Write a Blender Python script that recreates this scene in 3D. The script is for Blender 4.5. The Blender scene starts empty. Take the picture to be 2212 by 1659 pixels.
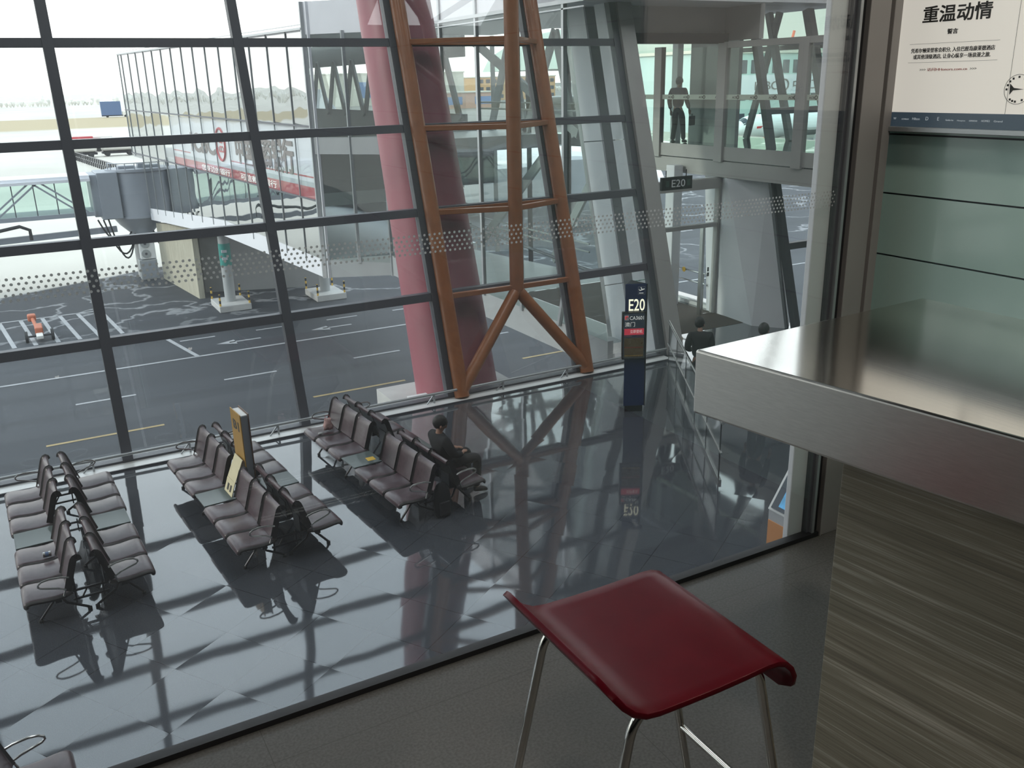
import bpy, bmesh, math, random
from mathutils import Vector, Matrix
random.seed(7)
R = math.radians
C = bpy.context.scene.collection
sc = bpy.context.scene

# ------------------------------------------------------------------ camera, world, sun, exposure
cam_d = bpy.data.cameras.new('camera')
cam_d.sensor_fit = 'HORIZONTAL'; cam_d.sensor_width = 36.0
cam_d.lens = 1940.0 / 2212.0 * 36.0
cam_d.clip_start = 0.05; cam_d.clip_end = 6000
cam = bpy.data.objects.new('camera', cam_d); C.objects.link(cam)
def _cam():
    p, ro, th = R(18.6), R(1.35), R(28.6)
    fw = Vector((0, math.cos(p), -math.sin(p))); r0 = Vector((1, 0, 0)); u0 = r0.cross(fw)
    r = r0 * math.cos(ro) - u0 * math.sin(ro); u = u0 * math.cos(ro) + r0 * math.sin(ro)
    rot = Matrix.Rotation(-th, 3, 'Z')          # world x runs along the curtain wall, y out of it
    r, u, fw = rot @ r, rot @ u, rot @ fw
    m = Matrix((r, u, -fw)).transposed().to_4x4(); m.translation = Vector((0, 0, 6.0))
    return m
cam.matrix_world = _cam()
sc.camera = cam

w = bpy.data.worlds.new('sky'); sc.world = w; w.use_nodes = True
nt = w.node_tree; nt.nodes.clear()
o_ = nt.nodes.new('ShaderNodeOutputWorld'); b_ = nt.nodes.new('ShaderNodeBackground')
tc = nt.nodes.new('ShaderNodeTexCoord'); sx = nt.nodes.new('ShaderNodeSeparateXYZ'); rp = nt.nodes.new('ShaderNodeValToRGB')
nt.links.new(tc.outputs['Generated'], sx.inputs[0]); nt.links.new(sx.outputs['Z'], rp.inputs[0])
rp.color_ramp.elements[0].position = 0.0; rp.color_ramp.elements[0].color = (1.0, .985, .94, 1)
rp.color_ramp.elements[1].position = .5; rp.color_ramp.elements[1].color = (.80, .92, 1.0, 1)
nt.links.new(rp.outputs[0], b_.inputs['Color']); b_.inputs['Strength'].default_value = 2.55
nt.links.new(b_.outputs[0], o_.inputs['Surface'])

sd = bpy.data.lights.new('sun', 'SUN'); sd.energy = 1.5; sd.angle = R(6); sd.color = (1, .95, .86)
sun = bpy.data.objects.new('sun', sd); C.objects.link(sun)
sun.rotation_euler = Vector((-.85, .14, .42)).to_track_quat('Z', 'Y').to_euler(); sun.location = (-40, 30, 30)

def area(name, loc, sx_, sy_, e, col=(1, 1, 1), aim=(0, 0, -1)):
    l = bpy.data.lights.new(name, 'AREA'); l.shape = 'RECTANGLE'; l.size = sx_; l.size_y = sy_; l.energy = e; l.color = col
    o = bpy.data.objects.new(name, l); C.objects.link(o); o.location = loc
    o.rotation_euler = (-Vector(aim)).to_track_quat('Z', 'Y').to_euler(); return o
for k, x in enumerate((-20, -8, 4, 16, 27)):
    area('hall_fill_light', (x, 8.0, 17.9), 5, 10, 560, (.95, .98, 1.0))  # unseen fill lights, added to brighten the hall
for x, y in ((-6.5, -1.5), (-4.0, -3.2), (-1.6, -1.2), (.4, -3.0), (.9, .1), (2.0, -.8), (2.0, .9), (5.0, -2)):    # downlights in the gallery ceiling
    l = bpy.data.lights.new('gallery_downlight', 'SPOT'); l.energy = 44; l.spot_size = R(150); l.spot_blend = .8; l.shadow_soft_size = .07; l.color = (1, .92, .81)
    o = bpy.data.objects.new('gallery_downlight', l); C.objects.link(o); o.location = (x, y, 7.42)
vs = sc.view_settings
vs.view_transform = 'Standard'; vs.look = 'None'; vs.gamma = 1.0; vs.exposure = 0.0; vs.use_curve_mapping = False
try:
    sc.cycles.transparent_max_bounces = 32; sc.cycles.max_bounces = 8; sc.cycles.glossy_bounces = 5
    sc.cycles.diffuse_bounces = 3; sc.cycles.caustics_reflective = False; sc.cycles.sample_clamp_indirect = 6
except Exception: pass

# ------------------------------------------------------------------ materials
MATS = {}
def pm(name, col, rough=.5, metal=0., spec=.5, var=0., scale=8., bump=0., coat=0., emit=None, es=1., stretch=None):
    """principled material with optional procedural noise variation"""
    m = bpy.data.materials.new(name); m.use_nodes = True; n = m.node_tree; p = n.nodes['Principled BSDF']
    p.inputs['Base Color'].default_value = (*col, 1); p.inputs['Roughness'].default_value = rough
    p.inputs['Metallic'].default_value = metal; p.inputs['Specular IOR Level'].default_value = spec
    if coat: p.inputs['Coat Weight'].default_value = coat; p.inputs['Coat Roughness'].default_value = .05
    if emit: p.inputs['Emission Color'].default_value = (*emit, 1); p.inputs['Emission Strength'].default_value = es
    if var or bump:
        t = n.nodes.new('ShaderNodeTexCoord'); mp = n.nodes.new('ShaderNodeMapping'); no = n.nodes.new('ShaderNodeTexNoise')
        if stretch: mp.inputs['Scale'].default_value = stretch
        no.inputs['Scale'].default_value = scale; no.inputs['Detail'].default_value = 6
        n.links.new(t.outputs['Object'], mp.inputs[0]); n.links.new(mp.outputs[0], no.inputs['Vector'])
        if var:
            rm = n.nodes.new('ShaderNodeValToRGB')
            rm.color_ramp.elements[0].position = .3; rm.color_ramp.elements[1].position = .7
            rm.color_ramp.elements[0].color = (*[max(0, c * (1 - var)) for c in col], 1)
            rm.color_ramp.elements[1].color = (*[min(1, c * (1 + var)) for c in col], 1)
            n.links.new(no.outputs['Fac'], rm.inputs[0]); n.links.new(rm.outputs[0], p.inputs['Base Color'])
        if bump:
            bp = n.nodes.new('ShaderNodeBump'); bp.inputs['Strength'].default_value = bump; bp.inputs['Distance'].default_value = .01
            n.links.new(no.outputs['Fac'], bp.inputs['Height']); n.links.new(bp.outputs[0], p.inputs['Normal'])
    MATS[name] = m
    return m

def glass(name, tint, r0=.04, rmul=1., wave=0., dust=0., gcol=(1, 1, 1)):
    m = bpy.data.materials.new(name); m.use_nodes = True; n = m.node_tree; n.nodes.clear()
    o = n.nodes.new('ShaderNodeOutputMaterial'); mx = n.nodes.new('ShaderNodeMixShader')
    tr = n.nodes.new('ShaderNodeBsdfTransparent'); gl = n.nodes.new('ShaderNodeBsdfGlossy')
    tr.inputs['Color'].default_value = (*tint, 1); gl.inputs['Roughness'].default_value = 0.0
    gl.inputs['Color'].default_value = (*gcol, 1)
    lw = n.nodes.new('ShaderNodeLayerWeight'); lw.inputs['Blend'].default_value = .5
    pw = n.nodes.new('ShaderNodeMath'); pw.operation = 'POWER'; pw.inputs[1].default_value = 5
    ma = n.nodes.new('ShaderNodeMath'); ma.operation = 'MULTIPLY_ADD'; ma.inputs[1].default_value = (1 - r0) * rmul; ma.inputs[2].default_value = r0 * rmul
    n.links.new(lw.outputs['Facing'], pw.inputs[0]); n.links.new(pw.outputs[0], ma.inputs[0]); n.links.new(ma.outputs[0], mx.inputs[0])
    n.links.new(tr.outputs[0], mx.inputs[1]); n.links.new(gl.outputs[0], mx.inputs[2]); n.links.new(mx.outputs[0], o.inputs[0])
    if dust:        # a film of dust that scatters a little of the daylight coming through
        tl = n.nodes.new('ShaderNodeBsdfTranslucent'); tl.inputs['Color'].default_value = (.9, .92, .95, 1); m2 = n.nodes.new('ShaderNodeMixShader')
        t = n.nodes.new('ShaderNodeTexCoord'); dn = n.nodes.new('ShaderNodeTexNoise'); dn.inputs['Scale'].default_value = .8; dn.inputs['Detail'].default_value = 5
        mr = n.nodes.new('ShaderNodeMapRange'); mr.inputs[1].default_value = .3; mr.inputs[2].default_value = .7; mr.inputs[3].default_value = dust * .7; mr.inputs[4].default_value = dust * 1.3
        n.links.new(t.outputs['Object'], dn.inputs['Vector']); n.links.new(dn.outputs['Fac'], mr.inputs[0]); n.links.new(mr.outputs[0], m2.inputs[0])
        n.links.new(mx.outputs[0], m2.inputs[1]); n.links.new(tl.outputs[0], m2.inputs[2]); n.links.new(m2.outputs[0], o.inputs[0])
    if wave:
        t = n.nodes.new('ShaderNodeTexCoord'); no = n.nodes.new('ShaderNodeTexNoise'); no.inputs['Scale'].default_value = .55; no.inputs['Detail'].default_value = 1
        bp = n.nodes.new('ShaderNodeBump'); bp.inputs['Strength'].default_value = wave; bp.inputs['Distance'].default_value = .05
        n.links.new(t.outputs['Object'], no.inputs['Vector']); n.links.new(no.outputs['Fac'], bp.inputs['Height']); n.links.new(bp.outputs[0], gl.inputs['Normal'])
    MATS[name] = m
    return m

G_CLEAR = glass('clear_glass', (.975, .985, .985))
G_CURT = glass('curtain_wall_glass', (.95, .952, .962), dust=.018)
G_PANE = glass('gallery_pane_glass', (.97, .985, .98), dust=.009)
G_CORR = glass('coated_corridor_glass', (.42, .46, .45), r0=.46, wave=.35)
G_WALK = glass('walkway_glass', (.93, .97, .95), r0=.014, rmul=.6)
G_FAR = glass('walkway_far_glass', (.84, .91, .88), r0=.02)
G_SIGN = glass('sign_cover_glass', (.97, .98, .98), r0=.03, rmul=.55, wave=.35)
G_GATE = glass('gatehouse_glass', (.89, .935, .92), r0=.025, rmul=.7, wave=.2)
G_GREEN = glass('green_glass', (.91, .965, .945), r0=.05)

FRAME = pm('dark_frame_paint', (.085, .088, .102), .45)
BLACK = pm('black_gasket', (.012, .012, .014), .6)
STEEL_GREY = pm('grey_frame_paint', (.30, .285, .275), .5, var=.05, scale=3)
ALU = pm('aluminium', (.42, .44, .45), .35, metal=.6)
WHITE_CLAD = pm('white_cladding', (.74, .75, .78), .45, var=.03, scale=2)
GREY_CLAD = pm('grey_cladding', (.36, .38, .38), .45, var=.04, scale=2)
BEIGE_GREY = pm('warm_grey_cladding', (.42, .41, .395), .5, var=.04, scale=2)
ORANGE = pm('orange_paint', (.34, .125, .048), .38, var=.10, scale=5, coat=.15)
REDCOL = pm('red_column_paint', (.32, .080, .105), .42, var=.06, scale=2)
INTGREY = pm('interior_grey', (.15, .16, .16), .6, var=.05, scale=2)
CONC = pm('pier_concrete', (.42, .40, .31), .85, var=.15, scale=3, stretch=(3, 3, .3))
CONC2 = pm('pale_concrete', (.50, .50, .48), .85, var=.1, scale=2)
CHROME = pm('chrome', (.62, .60, .56), .10, metal=1.)
SS = pm('satin_steel', (.55, .55, .54), .25, metal=1.)
DKMETAL = pm('dark_metal', (.035, .035, .04), .35, metal=.7)
LEATHER = pm('brown_leather', (.068, .042, .050), .29, spec=.5, var=.2, scale=18, bump=.05)
LEATHER_EDGE = pm('black_edge', (.010, .008, .009), .4)
TABLE_G = pm('bench_table_top', (.10, .125, .125), .16, spec=.35)
REDPLY = pm('red_lacquered_plywood', (.085, .003, .008), .28, spec=.14, var=.10, scale=14)
BLUE = pm('navy_sign_paint', (.012, .028, .12), .35)
SIGNBLK = pm('black_sign', (.010, .012, .014), .3)
GOLD = pm('ochre_panel', (.42, .24, .045), .4, var=.08, scale=9)
PAPER = pm('cream_paper', (.66, .60, .40), .7, var=.05)
WHITE = pm('white_paint', (.78, .79, .78), .5)
TEXTW = pm('white_lettering', (.8, .8, .78), .5, emit=(1, 1, .92), es=.35)
TEXTLIT = pm('lit_lettering', (.9, .9, .75), .5, emit=(1, .97, .72), es=.95)
TEXTDK = pm('dark_lettering', (.045, .045, .040), .6)
TEXTRED = pm('red_lettering', (.40, .07, .05), .6)
TEXTBROWN = pm('taupe_lettering', (.17, .14, .13), .6)
SIGNWHITE = pm('sign_white', (.66, .68, .72), .4)
SIGNRED = pm('sign_red', (.42, .045, .055), .4)
SIGNGREY = pm('sign_grey', (.42, .45, .47), .4)
SCREEN = pm('display_screen', (.012, .014, .018), .15, emit=(.02, .03, .045), es=.5)
SCREENRED = pm('display_red', (.5, .03, .05), .3, emit=(.75, .06, .10), es=.35)
SCRPIC = pm('display_picture', (.02, .016, .010), .2, emit=(.05, .036, .016), es=.5, var=.5, scale=6)
SKIN = pm('skin', (.36, .20, .14), .55, var=.05)
HAIR = pm('black_hair', (.008, .007, .007), .5, bump=.3, scale=60)
CLOTHDK = pm('black_cloth', (.010, .011, .013), .85, bump=.15, scale=30, var=.2)
CLOTHNAVY = pm('navy_cloth', (.016, .022, .045), .8, bump=.15, scale=30, var=.15)
CLOTHGREY = pm('charcoal_cloth', (.022, .022, .025), .85, var=.15, scale=20)
RUBBER = pm('rubber', (.02, .02, .02), .7)
YELLOW = pm('yellow_paint', (.62, .40, .05), .5)
ROADWHITE = pm('road_white', (.36, .37, .38), .7, var=.12, scale=2)
ROADYEL = pm('road_yellow', (.36, .27, .12), .7, var=.12, scale=2)
ROADRED = pm('road_red', (.30, .09, .07), .7, var=.12, scale=2)
TEAL = pm('teal_sign', (.02, .26, .22), .5)
BRIDGE = pm('bridge_grey_paint', (.30, .325, .36), .45, var=.04, scale=1)
PLANEW = pm('aircraft_white', (.78, .79, .80), .25)
PLANER = pm('aircraft_red', (.60, .04, .05), .3)
PLANEB = pm('aircraft_windows', (.02, .03, .05), .1)
TANKW = pm('tank_white', (.75, .74, .70), .4)
VBLUE = pm('vehicle_blue', (.10, .16, .30), .5)
OR2 = pm('cart_orange', (.46, .13, .06), .5)
CARPET = pm('brown_carpet', (.075, .060, .050), .95, var=.2, scale=60)
LEAF = pm('leaf_green', (.03, .14, .09), .6)

def mat_tile(name, base, tile, ang, ox, oy, rough, spec, tilt, seam, speck=.25, wavy=.0, jd=.3):
    """polished stone tiles: per-tile tilt of the normal, speckle and fine dark joints"""
    m = bpy.data.materials.new(name); m.use_nodes = True; n = m.node_tree; p = n.nodes['Principled BSDF']; L = n.links.new
    N = lambda t: n.nodes.new(t)
    g = N('ShaderNodeNewGeometry'); mp = N('ShaderNodeMapping'); mp.vector_type = 'TEXTURE'
    mp.inputs['Location'].default_value = (ox, oy, 0); mp.inputs['Rotation'].default_value = (0, 0, R(ang)); mp.inputs['Scale'].default_value = (tile, tile, 1)
    L(g.outputs['Position'], mp.inputs[0])
    fl = N('ShaderNodeVectorMath'); fl.operation = 'FLOOR'; L(mp.outputs[0], fl.inputs[0])
    s0 = N('ShaderNodeSeparateXYZ'); L(fl.outputs[0], s0.inputs[0]); cb = N('ShaderNodeCombineXYZ'); L(s0.outputs[0], cb.inputs[0]); L(s0.outputs[1], cb.inputs[1])
    wn = N('ShaderNodeTexWhiteNoise'); wn.noise_dimensions = '3D'; L(cb.outputs[0], wn.inputs['Vector'])
    sb = N('ShaderNodeVectorMath'); sb.operation = 'SUBTRACT'; L(wn.outputs['Color'], sb.inputs[0]); sb.inputs[1].default_value = (.5, .5, .5)
    ml = N('ShaderNodeVectorMath'); ml.operation = 'SCALE'; ml.inputs['Scale'].default_value = tilt; L(sb.outputs[0], ml.inputs[0])
    wv = N('ShaderNodeTexNoise'); wv.inputs['Scale'].default_value = 1.1; wv.inputs['Detail'].default_value = 2; L(g.outputs['Position'], wv.inputs['Vector'])
    ws = N('ShaderNodeVectorMath'); ws.operation = 'SUBTRACT'; L(wv.outputs['Color'], ws.inputs[0]); ws.inputs[1].default_value = (.5, .5, .5)
    wm = N('ShaderNodeVectorMath'); wm.operation = 'SCALE'; wm.inputs['Scale'].default_value = wavy; L(ws.outputs[0], wm.inputs[0])
    ad = N('ShaderNodeVectorMath'); L(ml.outputs[0], ad.inputs[0]); L(wm.outputs[0], ad.inputs[1])
    a2 = N('ShaderNodeVectorMath'); L(ad.outputs[0], a2.inputs[0]); L(g.outputs['Normal'], a2.inputs[1])
    nz = N('ShaderNodeVectorMath'); nz.operation = 'NORMALIZE'; L(a2.outputs[0], nz.inputs[0]); L(nz.outputs[0], p.inputs['Normal'])
    # joints
    fr = N('ShaderNodeVectorMath'); fr.operation = 'FRACTION'; L(mp.outputs[0], fr.inputs[0]); s1 = N('ShaderNodeSeparateXYZ'); L(fr.outputs[0], s1.inputs[0])
    lim = seam / tile; outs = []
    for i in (0, 1):
        c = N('ShaderNodeMath'); c.operation = 'LESS_THAN'; c.inputs[1].default_value = lim; L(s1.outputs[i], c.inputs[0]); outs.append(c)
    mxm = N('ShaderNodeMath'); mxm.operation = 'MAXIMUM'; L(outs[0].outputs[0], mxm.inputs[0]); L(outs[1].outputs[0], mxm.inputs[1])
    sp = N('ShaderNodeTexNoise'); sp.inputs['Scale'].default_value = 130; sp.inputs['Detail'].default_value = 3; L(g.outputs['Position'], sp.inputs['Vector'])
    rm = N('ShaderNodeValToRGB'); rm.color_ramp.elements[0].position = .35; rm.color_ramp.elements[1].position = .65
    rm.color_ramp.elements[0].color = (*[c * (1 - speck) for c in base], 1); rm.color_ramp.elements[1].color = (*[c * (1 + speck) for c in base], 1)
    L(sp.outputs['Fac'], rm.inputs[0])
    mc = N('ShaderNodeMixRGB'); L(mxm.outputs[0], mc.inputs[0]); L(rm.outputs[0], mc.inputs[1]); mc.inputs[2].default_value = (*[c * jd for c in base], 1)
    if rough < .1: p.inputs['Coat Weight'].default_value = .3; p.inputs['Coat Roughness'].default_value = .03; L(nz.outputs[0], p.inputs['Coat Normal'])
    L(mc.outputs[0], p.inputs['Base Color']); p.inputs['Roughness'].default_value = rough; p.inputs['Specular IOR Level'].default_value = spec
    MATS[name] = m; return m
HALLFLOOR = mat_tile('polished_granite', (.064, .071, .083), .765, 33.0, 0.02, 5.94, .045, .95, .012, .006, wavy=.010)
MEZZFLOOR = mat_tile('mezzanine_stone', (.122, .117, .110), .9, 0, .35, .2, .17, .5, .003, .002, .12, jd=.72)

def mat_apron():
    m = bpy.data.materials.new('apron_surface'); m.use_nodes = True; n = m.node_tree; p = n.nodes['Principled BSDF']; L = n.links.new
    N = lambda t: n.nodes.new(t)
    g = N('ShaderNodeNewGeometry'); s = N('ShaderNodeSeparateXYZ'); L(g.outputs['Position'], s.inputs[0])
    no = N('ShaderNodeTexNoise'); no.inputs['Scale'].default_value = .09; no.inputs['Detail'].default_value = 7; L(g.outputs['Position'], no.inputs['Vector'])
    # asphalt near, pale concrete beyond an oblique edge
    e = N('ShaderNodeMath'); e.operation = 'MULTIPLY_ADD'; e.inputs[1].default_value = -.49; L(s.outputs[0], e.inputs[0]); L(s.outputs[1], e.inputs[2])
    e2 = N('ShaderNodeMapRange'); L(e.outputs[0], e2.inputs[0]); e2.inputs[1].default_value = 60.9; e2.inputs[2].default_value = 61.3
    asp = N('ShaderNodeValToRGB'); L(no.outputs['Fac'], asp.inputs[0])
    asp.color_ramp.elements[0].position = .3; asp.color_ramp.elements[0].color = (.034, .039, .047, 1)
    asp.color_ramp.elements[1].position = .75; asp.color_ramp.elements[1].color = (.056, .061, .069, 1)
    # long tyre-worn streaks along the road
    mp = N('ShaderNodeMapping'); mp.inputs['Scale'].default_value = (.02, .9, 1); L(g.outputs['Position'], mp.inputs[0])
    st = N('ShaderNodeTexNoise'); st.inputs['Scale'].default_value = 1.; st.inputs['Detail'].default_value = 4; L(mp.outputs[0], st.inputs['Vector'])
    mr = N('ShaderNodeMapRange'); L(st.outputs['Fac'], mr.inputs[0]); mr.inputs[1].default_value = .3; mr.inputs[2].default_value = .7; mr.inputs[3].default_value = .78; mr.inputs[4].default_value = 1.12
    m1 = N('ShaderNodeVectorMath'); m1.operation = 'SCALE'; L(asp.outputs[0], m1.inputs[0]); L(mr.outputs[0], m1.inputs['Scale'])
    # dried pale water lines: thin contour of a noise field, only in the stand area
    n2 = N('ShaderNodeTexNoise'); n2.inputs['Scale'].default_value = .16; n2.inputs['Detail'].default_value = 5; L(g.outputs['Position'], n2.inputs['Vector'])
    c1 = N('ShaderNodeMath'); c1.operation = 'SUBTRACT'; L(n2.outputs['Fac'], c1.inputs[0]); c1.inputs[1].default_value = .5
    c2 = N('ShaderNodeMath'); c2.operation = 'ABSOLUTE'; L(c1.outputs[0], c2.inputs[0])
    c3 = N('ShaderNodeMapRange'); L(c2.outputs[0], c3.inputs[0]); c3.inputs[1].default_value = .004; c3.inputs[2].default_value = .016; c3.inputs[3].default_value = .5; c3.inputs[4].default_value = 0
    c4 = N('ShaderNodeMapRange'); L(s.outputs[1], c4.inputs[0]); c4.inputs[1].default_value = 46; c4.inputs[2].default_value = 50
    c5 = N('ShaderNodeMath'); c5.operation = 'MULTIPLY'; L(c3.outputs[0], c5.inputs[0]); L(c4.outputs[0], c5.inputs[1])
    mw = N('ShaderNodeMixRGB'); L(c5.outputs[0], mw.inputs[0]); L(m1.outputs[0], mw.inputs[1]); mw.inputs[2].default_value = (.42, .43, .44, 1)
    con = N('ShaderNodeValToRGB'); n3 = N('ShaderNodeTexNoise'); n3.inputs['Scale'].default_value = .035; n3.inputs['Detail'].default_value = 6
    L(g.outputs['Position'], n3.inputs['Vector']); L(n3.outputs['Fac'], con.inputs[0])
    con.color_ramp.elements[0].position = .35; con.color_ramp.elements[0].color = (.50, .475, .42, 1); con.color_ramp.elements[1].position = .65; con.color_ramp.elements[1].color = (.62, .59, .52, 1)
    # dry-grass strips further out
    gr = N('ShaderNodeMapRange'); L(s.outputs[1], gr.inputs[0]); gr.inputs[1].default_value = 330; gr.inputs[2].default_value = 345
    gr2 = N('ShaderNodeMapRange'); L(s.outputs[1], gr2.inputs[0]); gr2.inputs[1].default_value = 470; gr2.inputs[2].default_value = 480; gr2.inputs[3].default_value = 1; gr2.inputs[4].default_value = 0
    g3 = N('ShaderNodeMath'); g3.operation = 'MULTIPLY'; L(gr.outputs[0], g3.inputs[0]); L(gr2.outputs[0], g3.inputs[1])
    mg = N('ShaderNodeMixRGB'); L(g3.outputs[0], mg.inputs[0]); L(con.outputs[0], mg.inputs[1]); mg.inputs[2].default_value = (.40, .33, .20, 1)
    mx = N('ShaderNodeMixRGB'); L(e2.outputs[0], mx.inputs[0]); L(mw.outputs[0], mx.inputs[1]); L(mg.outputs[0], mx.inputs[2])
    # the aprons on the far side of the gatehouse are darker asphalt
    dv = N('ShaderNodeMath'); dv.operation = 'DIVIDE'; L(s.outputs[0], dv.inputs[0]); L(s.outputs[1], dv.inputs[1])
    dm = N('ShaderNodeMapRange'); L(dv.outputs[0], dm.inputs[0]); dm.inputs[1].default_value = .17; dm.inputs[2].default_value = .21
    d2 = N('ShaderNodeMath'); d2.operation = 'MULTIPLY'; L(dm.outputs[0], d2.inputs[0]); L(e2.outputs[0], d2.inputs[1])
    ms = N('ShaderNodeVectorMath'); ms.operation = 'SCALE'; ms.inputs['Scale'].default_value = .36; L(con.outputs[0], ms.inputs[0])
    md = N('ShaderNodeMixRGB'); L(d2.outputs[0], md.inputs[0]); L(mx.outputs[0], md.inputs[1]); L(ms.outputs[0], md.inputs[2]); mx = md
    L(mx.outputs[0], p.inputs['Base Color']); p.inputs['Roughness'].default_value = .72; p.inputs['Specular IOR Level'].default_value = .3
    return m
APRON = mat_apron()

def mat_travertine():
    m = bpy.data.materials.new('travertine'); m.use_nodes = True; n = m.node_tree; p = n.nodes['Principled BSDF']; L = n.links.new
    N = lambda t: n.nodes.new(t)
    g = N('ShaderNodeNewGeometry'); mp = N('ShaderNodeMapping'); mp.inputs['Scale'].default_value = (1.6, 1.6, 75); L(g.outputs['Position'], mp.inputs[0])
    no = N('ShaderNodeTexNoise'); no.inputs['Scale'].default_value = 1; no.inputs['Detail'].default_value = 8; no.inputs['Roughness'].default_value = .62; no.inputs['Distortion'].default_value = .5; L(mp.outputs[0], no.inputs['Vector'])
    r = N('ShaderNodeValToRGB'); L(no.outputs['Fac'], r.inputs[0]); e = r.color_ramp.elements
    e[0].position = .25; e[0].color = (.15, .13, .105, 1); e[1].position = .75; e[1].color = (.56, .51, .43, 1)
    a = e.new(.42); a.color = (.225, .20, .15, 1); a = e.new(.55); a.color = (.29, .26, .20, 1)
    m2 = N('ShaderNodeMapping'); m2.inputs['Scale'].default_value = (5, 5, 330); L(g.outputs['Position'], m2.inputs[0]); n2 = N('ShaderNodeTexNoise'); n2.inputs['Scale'].default_value = 1; n2.inputs['Detail'].default_value = 5; L(m2.outputs[0], n2.inputs['Vector'])
    ad = N('ShaderNodeMath'); ad.operation = 'MULTIPLY_ADD'; ad.inputs[1].default_value = .55; L(n2.outputs['Fac'], ad.inputs[0]); sc_ = N('ShaderNodeMath'); sc_.operation = 'MULTIPLY_ADD'; sc_.inputs[1].default_value = .75; sc_.inputs[2].default_value = -.15; L(no.outputs['Fac'], sc_.inputs[0]); L(sc_.outputs[0], ad.inputs[2]); L(ad.outputs[0], r.inputs[0])
    L(r.outputs[0], p.inputs['Base Color']); p.inputs['Roughness'].default_value = .35; p.inputs['Specular IOR Level'].default_value = .35
    return m
TRAV = mat_travertine()
def mat_brushed():
    m = bpy.data.materials.new('brushed_steel'); m.use_nodes = True; n = m.node_tree; p = n.nodes['Principled BSDF']; L = n.links.new
    N = lambda t: n.nodes.new(t)
    g = N('ShaderNodeNewGeometry'); mp = N('ShaderNodeMapping'); mp.inputs['Scale'].default_value = (220, 3, 3); mp.inputs['Rotation'].default_value = (0, 0, R(8)); L(g.outputs['Position'], mp.inputs[0])
    no = N('ShaderNodeTexNoise'); no.inputs['Scale'].default_value = 1; no.inputs['Detail'].default_value = 4; L(mp.outputs[0], no.inputs['Vector'])
    r = N('ShaderNodeMapRange'); L(no.outputs['Fac'], r.inputs[0]); r.inputs[3].default_value = .08; r.inputs[4].default_value = .15; L(r.outputs[0], p.inputs['Roughness'])
    p.inputs['Base Color'].default_value = (.74, .72, .67, 1); p.inputs['Metallic'].default_value = 1
    bp = N('ShaderNodeBump'); bp.inputs['Strength'].default_value = .02; bp.inputs['Distance'].default_value = .0005; L(no.outputs['Fac'], bp.inputs['Height']); L(bp.outputs[0], p.inputs['Normal'])
    return m
BRUSH = mat_brushed()
TEALGLASS = pm('back_painted_glass', (.46, .64, .58), .07, spec=.6, var=.04, scale=1)
POSTER = pm('poster_backlit', (.50, .47, .41), .4, emit=(.71, .68, .61), es=.64)
POSTERBAND = pm('poster_band', (.05, .075, .095), .3, emit=(.06, .09, .12), es=.35)

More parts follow.
